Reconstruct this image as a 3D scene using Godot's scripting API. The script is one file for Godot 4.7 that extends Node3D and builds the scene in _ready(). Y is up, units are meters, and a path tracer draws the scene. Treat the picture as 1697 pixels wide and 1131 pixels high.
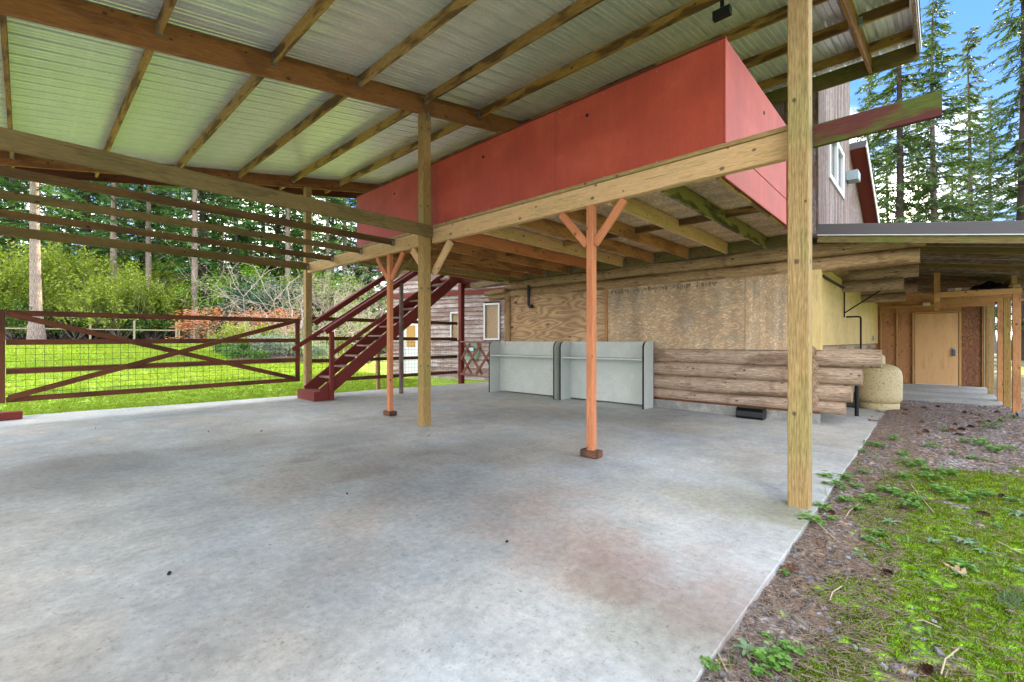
extends Node3D
# World axes: b runs along +x (towards the log house), a runs along -z (towards the lawn), y is up.

class MB:
	var v := PackedVector3Array()
	var n := PackedVector3Array()
	var uv := PackedVector2Array()
	var col := PackedColorArray()
	var idx := PackedInt32Array()
	var cur := Color(1, 1, 1)
	func add(p: Vector3, nn: Vector3, t: Vector2) -> int:
		v.append(p); n.append(nn); uv.append(t); col.append(cur)
		return v.size() - 1
	func itri(i: int, j: int, k: int, nn: Vector3) -> void:
		var g := (v[j] - v[i]).cross(v[k] - v[i])
		idx.append(i)
		if g.dot(nn) > 0.0:
			idx.append(k); idx.append(j)
		else:
			idx.append(j); idx.append(k)
	func tri(a: Vector3, b: Vector3, c: Vector3, nn: Vector3, ta := Vector2.ZERO, tb := Vector2.ZERO, tc := Vector2.ZERO) -> void:
		itri(add(a, nn, ta), add(b, nn, tb), add(c, nn, tc), nn)
	func quad(a: Vector3, b: Vector3, c: Vector3, d: Vector3, nn: Vector3, ta := Vector2.ZERO, tb := Vector2.ZERO, tc := Vector2.ZERO, td := Vector2.ZERO) -> void:
		var i := add(a, nn, ta); var j := add(b, nn, tb); var k := add(c, nn, tc); var l := add(d, nn, td)
		itri(i, j, k, nn); itri(i, k, l, nn)
	func surface(m: ArrayMesh, mat: Material = null) -> ArrayMesh:
		if idx.is_empty():
			return m
		var arr := []
		arr.resize(Mesh.ARRAY_MAX)
		arr[Mesh.ARRAY_VERTEX] = v; arr[Mesh.ARRAY_NORMAL] = n; arr[Mesh.ARRAY_TEX_UV] = uv; arr[Mesh.ARRAY_COLOR] = col; arr[Mesh.ARRAY_INDEX] = idx
		m.add_surface_from_arrays(Mesh.PRIMITIVE_TRIANGLES, arr)
		if mat:
			m.surface_set_material(m.get_surface_count() - 1, mat)
		return m
	func mesh(mat: Material = null) -> ArrayMesh:
		return surface(ArrayMesh.new(), mat)

var R := RandomNumberGenerator.new()
var M := {}
const TH := deg_to_rad(47.0)
const F := 754.0
const SKY_SEED := 1720
const FILL_CLOUD := 3.5  # brightness of the added cloud that fills the interior with light

func P(a: float, b: float, y: float) -> Vector3: return Vector3(b, y, -a)
func AB(x: float, z: float) -> Vector2:          # photograph column and depth -> (a, b)
	var X := (x - 848.5) / F * z
	return Vector2(z * cos(TH) - X * sin(TH), z * sin(TH) + X * cos(TH))
func rf(lo: float, hi: float) -> float: return R.randf_range(lo, hi)
func roof_y(b: float) -> float: return 3.98 + 0.168 * b
func lin(r: float, g: float, b: float) -> Color: return Color(r, g, b).linear_to_srgb()

func gy(a: float, b: float) -> float:             # height of the ground
	var y := -0.06
	if a > 10.9:
		var d := a - 10.9
		var k := 1.0 - smoothstep(3.0, 9.0, b - 0.5 * d)
		y += k * (1.42 * (1.0 - exp(-d * d / 190.0)) * 0.55 + 0.036 * minf(d, 18.0))
	if a < 3.0:
		y += 0.022 * smoothstep(-3.0, 0.0, b) + 0.03 * smoothstep(6.0, 10.0, b)
	return y

# ---------------------------------------------------------------- nodes
var taken := {}
func numbered(called: String) -> String:
	if not taken.has(called):
		taken[called] = 0
		return called
	taken[called] += 1
	return "%s_%03d" % [called, taken[called]]
func thing(called: String, label: String, category: String, at := Vector3.ZERO, group := "") -> Node3D:
	var o := Node3D.new()
	o.name = numbered(called)
	add_child(o)
	o.position = at
	o.set_meta("label", label); o.set_meta("category", category)
	if group: o.set_meta("group", group)
	return o
func tag(o: Node3D, label: String, category: String, group := "") -> Node3D:
	o.set_meta("label", label); o.set_meta("category", category)
	if group: o.set_meta("group", group)
	return o
func put(parent: Node3D, called: String, mesh: Mesh, mat: Material = null) -> MeshInstance3D:    # a mesh given in world coordinates
	var o := MeshInstance3D.new()
	o.name = numbered(called) if parent == self else called
	o.mesh = mesh
	if mat: o.material_override = mat
	parent.add_child(o, true)
	o.global_position = Vector3.ZERO
	return o
func put_at(parent: Node3D, called: String, mesh: Mesh, mat: Material, at: Vector3, turn := Basis()) -> MeshInstance3D:
	var o := put(parent, called, mesh, mat)
	o.global_transform = Transform3D(turn, at)
	return o
func struct(called: String, mesh: Mesh, mat: Material) -> MeshInstance3D:
	var o := put(self, called, mesh, mat)
	o.set_meta("kind", "structure")
	return o
func stuff(o: Node3D) -> Node3D:
	o.set_meta("kind", "stuff")
	return o

# ---------------------------------------------------------------- shapes
func add_board(mb: MB, p0: Vector3, p1: Vector3, h: float, t: float, up := Vector3.UP, bev := 0.004) -> void:
	var dir := (p1 - p0).normalized()
	var L := (p1 - p0).length()
	var side := dir.cross(up).normalized()
	var u := side.cross(dir)
	var x := t / 2.0
	var y := h / 2.0
	bev = minf(bev, minf(x, y) * 0.6)
	var pts := [Vector2(-x + bev, -y), Vector2(x - bev, -y), Vector2(x, -y + bev), Vector2(x, y - bev), Vector2(x - bev, y), Vector2(-x + bev, y), Vector2(-x, y - bev), Vector2(-x, -y + bev)]
	var uo := Vector2(R.randf(), R.randf())
	var per := 0.0
	for i in 8:
		var q: Vector2 = pts[i]
		var w: Vector2 = pts[(i + 1) % 8]
		var e := w - q
		var nn := (side * e.y - u * e.x).normalized()
		var A := side * q.x + u * q.y
		var B := side * w.x + u * w.y
		var l := e.length()
		mb.quad(p0 + A, p1 + A, p1 + B, p0 + B, nn, uo + Vector2(per / 0.4, 0), uo + Vector2(per / 0.4, L / 2.4), uo + Vector2((per + l) / 0.4, L / 2.4), uo + Vector2((per + l) / 0.4, 0))
		per += l
	for e in 2:
		var c := p0 if e == 0 else p1
		var nn := -dir if e == 0 else dir
		var k0 := mb.add(c, nn, uo)
		var ks := []
		for q in pts: ks.append(mb.add(c + side * q.x + u * q.y, nn, uo + Vector2(q.x / 0.4, q.y / 1.2)))
		for i in 8: mb.itri(k0, ks[i], ks[(i + 1) % 8], nn)
func board(p0: Vector3, p1: Vector3, h: float, t: float, up := Vector3.UP, bev := 0.004) -> ArrayMesh:
	var mb := MB.new()
	add_board(mb, p0, p1, h, t, up, bev)
	return mb.mesh()
func box(lo: Vector3, hi: Vector3, bev := 0.004) -> ArrayMesh:     # grain along the longest side
	var d := hi - lo
	var c := (lo + hi) / 2.0
	if absf(d.x) >= absf(d.y) and absf(d.x) >= absf(d.z):
		return board(Vector3(lo.x, c.y, c.z), Vector3(hi.x, c.y, c.z), absf(d.y), absf(d.z), Vector3.UP, bev)
	if absf(d.z) >= absf(d.y):
		return board(Vector3(c.x, c.y, lo.z), Vector3(c.x, c.y, hi.z), absf(d.y), absf(d.x), Vector3.UP, bev)
	return board(Vector3(c.x, lo.y, c.z), Vector3(c.x, hi.y, c.z), absf(d.x), absf(d.z), Vector3.RIGHT, bev)
func abox(a0: float, a1: float, b0: float, b1: float, y0: float, y1: float, bev := 0.004) -> ArrayMesh:
	return box(P(maxf(a0, a1), minf(b0, b1), minf(y0, y1)), P(minf(a0, a1), maxf(b0, b1), maxf(y0, y1)), bev)
func panel(o: Vector3, ux: Vector3, uy: Vector3, t: float) -> ArrayMesh:   # a sheet, its picture laid once over the front face; o is the top left corner
	var mb := MB.new()
	var nn := ux.cross(uy).normalized() * -1.0
	var bk := -nn * t
	mb.quad(o, o + ux, o + ux + uy, o + uy, nn, Vector2(0, 0), Vector2(1, 0), Vector2(1, 1), Vector2(0, 1))
	mb.quad(o + bk, o + ux + bk, o + ux + uy + bk, o + uy + bk, -nn, Vector2(0, 0), Vector2(1, 0), Vector2(1, 1), Vector2(0, 1))
	var c := [o, o + ux, o + ux + uy, o + uy]
	var m: Vector3 = o + ux * 0.5 + uy * 0.5
	for i in 4:
		var p: Vector3 = c[i]
		var q: Vector3 = c[(i + 1) % 4]
		mb.quad(p, q, q + bk, p + bk, ((p + q) / 2.0 - m).normalized(), Vector2(0.1, 0.1), Vector2(0.9, 0.1), Vector2(0.9, 0.12), Vector2(0.1, 0.12))
	return mb.mesh()
func add_tube(mb: MB, pts: Array, rad: Array, sides := 8, caps := true) -> void:
	var rows := []
	var along := 0.0
	var ref := Vector3.UP
	for i in pts.size():
		var p: Vector3 = pts[i]
		var d: Vector3 = (pts[mini(i + 1, pts.size() - 1)] - pts[maxi(i - 1, 0)]).normalized()
		if i == 0: ref = Vector3.RIGHT if absf(d.y) > 0.8 else Vector3.UP
		var s := d.cross(ref).normalized()
		if s.length() < 0.5: s = d.cross(Vector3.RIGHT).normalized()
		var u := s.cross(d)
		if i > 0: along += p.distance_to(pts[i - 1])
		var row := []
		for k in sides + 1:
			var an := TAU * k / sides
			var o := s * cos(an) + u * sin(an)
			row.append(mb.add(p + o * rad[i], o, Vector2(float(k) / sides * maxf(1.0, roundf(rad[0] * TAU / 0.4)), along / 1.2)))
		rows.append(row)
		if i > 0:
			for k in sides:
				var nn: Vector3 = mb.n[row[k]]
				mb.itri(rows[i - 1][k], row[k], row[k + 1], nn)
				mb.itri(rows[i - 1][k], row[k + 1], rows[i - 1][k + 1], nn)
		if caps and (i == 0 or i == pts.size() - 1):
			var cn := -d if i == 0 else d
			var c := mb.add(p, cn, Vector2(0.5, 0.5))
			var ring := []
			for k in sides: ring.append(mb.add(mb.v[row[k]], cn, Vector2(0.5 + 0.5 * cos(TAU * k / sides), 0.5 + 0.5 * sin(TAU * k / sides))))
			for k in sides: mb.itri(c, ring[k], ring[(k + 1) % sides], cn)
func tube(pts: Array, r: float, sides := 8) -> ArrayMesh:
	var mb := MB.new()
	var rad := []
	for p in pts: rad.append(r)
	add_tube(mb, pts, rad, sides)
	return mb.mesh()
func log_mesh(p0: Vector3, p1: Vector3, r: float, side_mat: Material, end_mat: Material, squash := 1.0) -> ArrayMesh:
	var mb := MB.new()
	var ends := MB.new()
	var d := (p1 - p0).normalized()
	var L := (p1 - p0).length()
	var s := d.cross(Vector3.UP).normalized()
	var u := s.cross(d)
	var nz := FastNoiseLite.new()
	nz.seed = R.randi() % 10000; nz.frequency = 0.9
	var sides := 16
	var rings := maxi(3, int(L / 0.28))
	var uo := Vector2(R.randf(), R.randf())
	var rows := []
	for i in rings + 1:
		var t := float(i) / rings
		var bow := nz.get_noise_2d(t * L * 0.5, 77.0) * 0.018
		var p := p0.lerp(p1, t) + u * bow + s * nz.get_noise_2d(t * L * 0.5, 177.0) * 0.012
		var row := []
		var edge := 0.955 if (i == 0 or i == rings) else 1.0
		for k in sides + 1:
			var an := TAU * k / sides
			var rr := r * edge * (1.0 + 0.07 * nz.get_noise_3d(cos(an) * 1.2, sin(an) * 1.2, t * L * 1.6))
			var o := s * cos(an) + u * sin(an) * squash
			row.append(mb.add(p + o * rr, o.normalized(), uo + Vector2(an / TAU * 2.0, t * L / 2.4)))
		rows.append(row)
		if i > 0:
			for k in sides:
				mb.itri(rows[i - 1][k], row[k], row[k + 1], mb.n[row[k]])
				mb.itri(rows[i - 1][k], row[k + 1], rows[i - 1][k + 1], mb.n[row[k]])
		if i == 0 or i == rings:
			var cn := -d if i == 0 else d
			var c := ends.add(p, cn, Vector2(0.5, 0.5))
			var ring := []
			for k in sides: ring.append(ends.add(mb.v[row[k]], cn, Vector2(0.5 + 0.48 * cos(TAU * k / sides), 0.5 + 0.48 * sin(TAU * k / sides))))
			for k in sides: ends.itri(c, ring[k], ring[(k + 1) % sides], cn)
	var m := mb.mesh(side_mat)
	return ends.surface(m, end_mat)
func lathe(prof: Array, c: Vector3, sides := 32) -> ArrayMesh:       # prof: (radius, height)
	var mb := MB.new()
	var rows := []
	var along := 0.0
	for i in prof.size():
		var q: Vector2 = prof[i]
		var e: Vector2 = prof[mini(i + 1, prof.size() - 1)] - prof[maxi(i - 1, 0)]
		if i > 0: along += q.distance_to(prof[i - 1])
		var row := []
		for k in sides + 1:
			var an := TAU * k / sides
			var o := Vector3(cos(an), 0, sin(an))
			row.append(mb.add(c + o * q.x + Vector3.UP * q.y, (o * e.y - Vector3.UP * e.x).normalized(), Vector2(float(k) / sides * 2.0, along)))
		rows.append(row)
		if i > 0:
			for k in sides:
				mb.itri(rows[i - 1][k], row[k], row[k + 1], mb.n[row[k]] + mb.n[rows[i - 1][k]])
				mb.itri(rows[i - 1][k], row[k + 1], rows[i - 1][k + 1], mb.n[row[k]] + mb.n[rows[i - 1][k]])
	return mb.mesh()
func leaf(mb: MB, p: Vector3, dir: Vector3, nn: Vector3, l: float, w: float) -> void:
	var s := dir.cross(nn).normalized() * w * 0.5
	var m := p + dir * l * 0.45
	var i := mb.add(p, nn, Vector2(0.5, 0)); var j := mb.add(m + s, nn, Vector2(1, 0.5)); var k := mb.add(p + dir * l, nn, Vector2(0.5, 1)); var q := mb.add(m - s, nn, Vector2(0, 0.5))
	mb.itri(i, j, k, nn); mb.itri(i, k, q, nn)
func rdir() -> Vector3:
	var z := rf(-1, 1)
	var an := rf(0, TAU)
	return Vector3(sqrt(1 - z * z) * cos(an), z, sqrt(1 - z * z) * sin(an))
func mix_col(c0: Color, c1: Color) -> Color: return c0.lerp(c1, R.randf())

# ---------------------------------------------------------------- textures
func nbytes(w: int, h: int, nw: int, nh: int, freq: float, sd: int, oct := 3, seamless := true) -> PackedByteArray:
	var nz := FastNoiseLite.new()
	nz.seed = sd; nz.frequency = freq; nz.fractal_octaves = oct; nz.noise_type = FastNoiseLite.TYPE_PERLIN
	var im: Image = nz.get_seamless_image(nw, nh) if seamless else nz.get_image(nw, nh)
	im.convert(Image.FORMAT_L8)
	if nw != w or nh != h: im.resize(w, h, Image.INTERPOLATE_CUBIC)
	return im.get_data()
func as_tex(d: PackedByteArray, w: int, h: int) -> ImageTexture: return ImageTexture.create_from_image(Image.create_from_data(w, h, false, Image.FORMAT_RGB8, d))
func normal_from(d: PackedByteArray, w: int, h: int, strength: float) -> ImageTexture:
	var im := Image.create_from_data(w, h, false, Image.FORMAT_RGB8, d)
	im.convert(Image.FORMAT_RGBA8)
	im.bump_map_to_normal_map(strength)
	return ImageTexture.create_from_image(im)
func smat(tex: Texture2D, rough := 0.85, tint := Color(1, 1, 1)) -> StandardMaterial3D:
	var m := StandardMaterial3D.new()
	m.albedo_texture = tex; m.albedo_color = tint; m.roughness = rough
	return m
func flat(c: Color, rough := 0.7, metal := 0.0) -> StandardMaterial3D:
	var m := StandardMaterial3D.new()
	m.albedo_color = c; m.roughness = rough; m.metallic = metal
	return m
# Sawn wood: long fibres, broader bands, knots, and blotches of a third colour. Colours are sRGB.
func wood(sd: int, c0: Color, c1: Color, c2: Color, blotch := 0.3, knots := 5, contrast := 1.0, strength := 1.6, checks := 7, tint := Color(1, 1, 1)) -> StandardMaterial3D:
	var w := 192
	var h := 640
	var n1 := nbytes(w, h, 192, 24, 0.045, sd, 3)
	var n2 := nbytes(w, h, 192, 96, 0.25, sd + 1, 2)
	var n3 := nbytes(w, h, 64, 128, 0.03, sd + 2, 4)
	var n4 := nbytes(w, h, 192, 320, 0.15, sd + 3, 2)
	var d := PackedByteArray()
	d.resize(w * h * 3)
	var kr := RandomNumberGenerator.new()
	kr.seed = sd
	for i in w * h:
		var g := (n1[i] - 128) / 90.0
		var band := 0.5 + 0.5 * sin(g * 9.0)
		var fine := (n2[i] - 128) / 128.0
		var t := clampf(0.5 + contrast * (0.38 * (band - 0.5) + 0.5 * fine + 0.2 * (n4[i] - 128) / 128.0), 0.0, 1.0)
		var bl := clampf(((n3[i] - 128) / 60.0 + blotch - 0.3) * 1.2, 0.0, 1.0) * minf(1.0, blotch * 2.0)
		d[i * 3] = int(255.0 * lerpf(lerpf(c0.r, c1.r, t), c2.r * (0.8 + 0.4 * t), bl))
		d[i * 3 + 1] = int(255.0 * lerpf(lerpf(c0.g, c1.g, t), c2.g * (0.8 + 0.4 * t), bl))
		d[i * 3 + 2] = int(255.0 * lerpf(lerpf(c0.b, c1.b, t), c2.b * (0.8 + 0.4 * t), bl))
	for k in knots:
		var kx := kr.randi() % w
		var ky := kr.randi() % h
		var r := kr.randf_range(3.0, 7.5)
		for dy in range(-int(r * 2), int(r * 2) + 1):
			for dx in range(-int(r * 2), int(r * 2) + 1):
				var q := sqrt(dx * dx * 1.0 + dy * dy * 1.9) / r
				if q < 1.6:
					var i := (posmod(ky + dy, h) * w + posmod(kx + dx, w)) * 3
					var s := 0.58 + 0.12 * sin(q * 14.0) if q < 1.0 else lerpf(0.66, 1.0, (q - 1.0) / 0.6)
					for c in 3: d[i + c] = int(d[i + c] * s)
	for k in checks:       # drying cracks along the grain
		var x0 := float(kr.randi() % w)
		var y0 := kr.randi() % h
		var ln := kr.randi_range(40, 190)
		var wob := kr.randf_range(0.0, 6.0)
		for u in ln:
			var xx := posmod(int(x0 + 1.6 * sin(u * 0.03 + wob) + 0.8 * sin(u * 0.21)), w)
			var i := (posmod(y0 + u, h) * w + xx) * 3
			for c in 3: d[i + c] = int(d[i + c] * 0.55)
	var m := smat(as_tex(d, w, h), 0.82, tint)
	m.normal_enabled = true
	m.normal_texture = normal_from(d, w, h, strength)
	m.normal_scale = 0.6
	return m
func tinted(m: StandardMaterial3D, c: Color) -> StandardMaterial3D:
	var k: StandardMaterial3D = m.duplicate()
	k.albedo_color = c
	return k
# A speckled ground, stone or bark picture from two noises and up to three colours.
func mottled(w: int, h: int, sd: int, cols: Array, f1: float, f2: float, grain := 0.25, nw := 0, nh := 0) -> PackedByteArray:
	var n1 := nbytes(w, h, nw if nw else w, nh if nh else h, f1, sd, 4)
	var n2 := nbytes(w, h, nw if nw else w, nh if nh else h, f2, sd + 5, 3)
	var kr := RandomNumberGenerator.new()
	kr.seed = sd
	var d := PackedByteArray()
	d.resize(w * h * 3)
	var c0: Color = cols[0]; var c1: Color = cols[1]; var c2: Color = cols[2]
	for i in w * h:
		var t := clampf(0.5 + (n1[i] - 128) / 110.0, 0.0, 1.0)
		var s := clampf(0.5 + (n2[i] - 128) / 80.0, 0.0, 1.0)
		var g := 1.0 + grain * (kr.randf() - 0.5) + grain * (s - 0.5)
		var c := c0.lerp(c1, t).lerp(c2, maxf(0.0, s - 0.55) * 1.6)
		d[i * 3] = int(clampf(c.r * g, 0, 1) * 255.0); d[i * 3 + 1] = int(clampf(c.g * g, 0, 1) * 255.0); d[i * 3 + 2] = int(clampf(c.b * g, 0, 1) * 255.0)
	return d
func world_mat(d: PackedByteArray, w: int, h: int, scale: float, rough := 0.9, bump := 0.0) -> StandardMaterial3D:
	var m := smat(as_tex(d, w, h), rough)
	m.uv1_triplanar = true; m.uv1_world_triplanar = true
	m.uv1_scale = Vector3.ONE * scale
	if bump > 0.0:
		m.normal_enabled = true
		m.normal_texture = normal_from(d, w, h, bump)
	return m

func make_materials() -> void:
	M.treated = wood(11, Color(0.53, 0.42, 0.24), Color(0.75, 0.63, 0.41), Color(0.58, 0.52, 0.30), 0.35, 6, 0.9, 2.0)
	M.treated2 = tinted(M.treated, Color(0.98, 0.95, 0.86))
	M.purlin = wood(21, Color(0.55, 0.43, 0.21), Color(0.79, 0.65, 0.37), Color(0.38, 0.28, 0.14), 0.42, 9, 1.0, 1.5)
	M.purlin2 = tinted(M.purlin, Color(0.92, 0.88, 0.80))
	M.purlin3 = tinted(M.purlin, Color(1.0, 0.98, 0.84))
	M.rafter = wood(31, Color(0.50, 0.32, 0.15), Color(0.68, 0.46, 0.24), Color(0.42, 0.26, 0.13), 0.25, 8, 0.8, 1.2)
	M.fir = wood(41, Color(0.78, 0.60, 0.39), Color(0.90, 0.75, 0.54), Color(0.74, 0.62, 0.40), 0.25, 8, 0.8, 1.0)
	M.orange = wood(51, Color(0.76, 0.45, 0.27), Color(0.87, 0.58, 0.38), Color(0.70, 0.42, 0.26), 0.2, 4, 0.6, 1.0)
	M.brown = wood(61, Color(0.33, 0.17, 0.07), Color(0.48, 0.27, 0.13), Color(0.27, 0.14, 0.06), 0.3, 4, 0.7, 1.0)
	M.redwood = wood(71, Color(0.40, 0.13, 0.09), Color(0.52, 0.20, 0.15), Color(0.40, 0.18, 0.13), 0.2, 0, 0.5, 0.8)
	M.tread = wood(81, Color(0.50, 0.38, 0.33), Color(0.68, 0.55, 0.49), Color(0.45, 0.25, 0.21), 0.3, 2, 0.8, 1.0)
	M.redpanel = paint_mat()
	M.siding = wood(101, Color(0.42, 0.35, 0.32), Color(0.74, 0.68, 0.65), Color(0.50, 0.37, 0.31), 0.3, 3, 1.1, 2.0)
	M.siding2 = tinted(M.siding, Color(0.85, 0.82, 0.80))
	M.lap = wood(111, Color(0.56, 0.48, 0.45), Color(0.88, 0.83, 0.81), Color(0.60, 0.49, 0.45), 0.35, 4, 1.1, 2.0)
	M.lap2 = tinted(M.lap, Color(0.86, 0.82, 0.8))
	M.log = wood(121, Color(0.54, 0.44, 0.35), Color(0.81, 0.72, 0.60), Color(0.46, 0.36, 0.28), 0.35, 6, 1.1, 2.2, 26)
	M.log2 = tinted(M.log, Color(1.0, 0.95, 0.80))
	M.yellow = wood(131, Color(0.80, 0.67, 0.42), Color(0.90, 0.80, 0.55), Color(0.75, 0.64, 0.42), 0.16, 1, 0.7, 1.0)
	M.tan = wood(141, Color(0.70, 0.52, 0.30), Color(0.81, 0.64, 0.40), Color(0.64, 0.48, 0.28), 0.2, 5, 0.5, 0.8)
	M.tanply = wood(151, Color(0.66, 0.46, 0.28), Color(0.82, 0.61, 0.40), Color(0.60, 0.41, 0.25), 0.3, 8, 0.9, 1.0)
	M.oldgreen = wood(161, Color(0.36, 0.30, 0.16), Color(0.54, 0.48, 0.26), Color(0.40, 0.40, 0.16), 0.5, 4, 0.9, 1.4)
	M.fencewood = wood(171, Color(0.62, 0.56, 0.42), Color(0.80, 0.74, 0.58), Color(0.55, 0.55, 0.40), 0.2, 3, 0.6, 1.0)
	M.ply = ply_mat(181, Color(0.60, 0.46, 0.32), Color(0.84, 0.70, 0.51), 11.0)
	M.darkply = ply_mat(191, Color(0.40, 0.26, 0.17), Color(0.58, 0.40, 0.27), 10.0)
	M.osb = osb_mat(201, true)
	M.osb2 = osb_mat(211, false)
	M.ends = ring_mat()
	# metals, paint, plastic
	M.roof = flat(Color(0.80, 0.82, 0.80), 0.30, 0.4)
	var rd := mottled(256, 256, 301, [Color(0.89, 0.90, 0.88), Color(0.94, 0.95, 0.93), Color(0.86, 0.87, 0.86)], 0.02, 0.09, 0.05)
	M.roof.albedo_texture = as_tex(rd, 256, 256); M.roof.albedo_color = Color(1, 1, 1)
	M.roof.uv1_triplanar = true; M.roof.uv1_scale = Vector3.ONE * 0.7
	M.galv = flat(Color(0.60, 0.66, 0.66), 0.45, 0.7)
	M.white = flat(Color(0.86, 0.86, 0.85), 0.5)
	M.iron = flat(Color(0.10, 0.09, 0.08), 0.55, 0.4)
	M.black = flat(Color(0.05, 0.055, 0.06), 0.4)
	M.wire = flat(Color(0.22, 0.23, 0.20), 0.5, 0.6)
	M.dark = flat(Color(0.13, 0.10, 0.08), 0.9)
	M.fascia = flat(Color(0.35, 0.33, 0.33), 0.55)
	M.glass = flat(Color(0.40, 0.48, 0.50), 0.05)
	M.glass.transparency = BaseMaterial3D.TRANSPARENCY_ALPHA
	M.glass.albedo_color = Color(0.30, 0.34, 0.34, 0.12)
	M.glass.metallic_specular = 0.2
	M.carrel = world_mat(mottled(256, 256, 311, [Color(0.75, 0.77, 0.72), Color(0.79, 0.80, 0.75), Color(0.73, 0.74, 0.69)], 0.01, 0.06, 0.03), 256, 256, 0.8, 0.6)
	M.tank = tank_mat()
	M.footing = world_mat(mottled(256, 256, 313, [Color(0.56, 0.55, 0.52), Color(0.66, 0.65, 0.61), Color(0.45, 0.45, 0.38)], 0.02, 0.08, 0.2), 256, 256, 0.9, 0.9, 3.0)
	M.walk = world_mat(mottled(512, 512, 314, [Color(0.60, 0.60, 0.58), Color(0.70, 0.70, 0.67), Color(0.52, 0.54, 0.44)], 0.008, 0.04, 0.12), 512, 512, 0.35, 0.9, 2.0)
	M.bark = smat(as_tex(mottled(256, 512, 315, [Color(0.40, 0.35, 0.32), Color(0.62, 0.57, 0.53), Color(0.30, 0.26, 0.23)], 0.05, 0.12, 0.3, 256, 96), 256, 512), 0.95)
	M.barkdark = tinted(M.bark, Color(0.55, 0.52, 0.48))
	M.barkpale = tinted(M.bark, Color(1.25, 1.22, 1.18))
	M.barkwhite = flat(Color(0.66, 0.60, 0.56), 0.9)
	M.grassground = world_mat(mottled(512, 512, 316, [Color(0.44, 0.60, 0.10), Color(0.58, 0.72, 0.15), Color(0.64, 0.68, 0.26)], 0.012, 0.09, 0.5), 512, 512, 0.4, 0.95, 3.0)
	M.forestfloor = world_mat(mottled(512, 512, 317, [Color(0.22, 0.22, 0.10), Color(0.30, 0.34, 0.14), Color(0.28, 0.20, 0.12)], 0.02, 0.1, 0.5), 512, 512, 0.25, 0.95)
	M.gravel = world_mat(mottled(512, 512, 320, [Color(0.52, 0.51, 0.49), Color(0.64, 0.63, 0.60), Color(0.44, 0.43, 0.41)], 0.02, 0.15, 0.35), 512, 512, 0.5, 0.95)
	M.stone = world_mat(mottled(256, 256, 318, [Color(0.40, 0.40, 0.41), Color(0.56, 0.56, 0.56), Color(0.32, 0.33, 0.30)], 0.03, 0.1, 0.2), 256, 256, 1.5, 0.9)
	M.soil = world_mat(mottled(256, 256, 319, [Color(0.25, 0.16, 0.10), Color(0.36, 0.25, 0.17), Color(0.20, 0.13, 0.09)], 0.04, 0.12, 0.4), 256, 256, 0.8, 0.95, 3.0)
	for k in [["leaf", 0.8], ["needle", 0.85]]:
		var m := StandardMaterial3D.new()
		m.vertex_color_use_as_albedo = true
		m.roughness = 0.6
		m.backlight_enabled = true
		m.backlight = Color(k[1], k[1], k[1] * 0.6)
		M[k[0]] = m
	M.vcol = StandardMaterial3D.new()
	M.vcol.vertex_color_use_as_albedo = true
	M.vcol.roughness = 0.85

func paint_mat() -> StandardMaterial3D:        # brick-red stain on plywood: brush streaks, scuffs, a few runs
	var w := 768
	var n1 := nbytes(w, w, 384, 24, 0.05, 911, 3)
	var n2 := nbytes(w, w, 192, 192, 0.02, 912, 4)
	var n3 := nbytes(w, w, 768, 96, 0.3, 913, 2)
	var kr := RandomNumberGenerator.new()
	kr.seed = 91
	var d := PackedByteArray()
	d.resize(w * w * 3)
	for i in w * w:
		var v := 1.0 + (n1[i] - 128) / 128.0 * 0.035 + (n2[i] - 128) / 128.0 * 0.07 + (n3[i] - 128) / 128.0 * 0.05
		var p := clampf((n2[i] - 128) / 128.0, 0.0, 1.0) * 0.05
		d[i * 3] = clampi(int((0.715 + p * 0.5) * v * 255), 0, 255); d[i * 3 + 1] = clampi(int((0.285 + p) * v * 255), 0, 255); d[i * 3 + 2] = clampi(int((0.185 + p) * v * 255), 0, 255)
	for k in 70:
		var x := kr.randf() * w; var y := kr.randf() * w
		var an := kr.randfn(0.0, 0.25) + (PI / 2 if k % 5 == 0 else 0.0)
		var l := kr.randi_range(8, 70)
		var f := kr.randf_range(1.06, 1.22) if k % 3 else 0.82
		for u in l:
			var i := (posmod(int(y + sin(an) * u), w) * w + posmod(int(x + cos(an) * u), w)) * 3
			d[i] = mini(255, int(d[i] * f)); d[i + 1] = mini(255, int(d[i + 1] * f * 1.05)); d[i + 2] = mini(255, int(d[i + 2] * f * 1.05))
	var m := world_mat(d, w, w, 0.41, 0.6)
	return m

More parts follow.
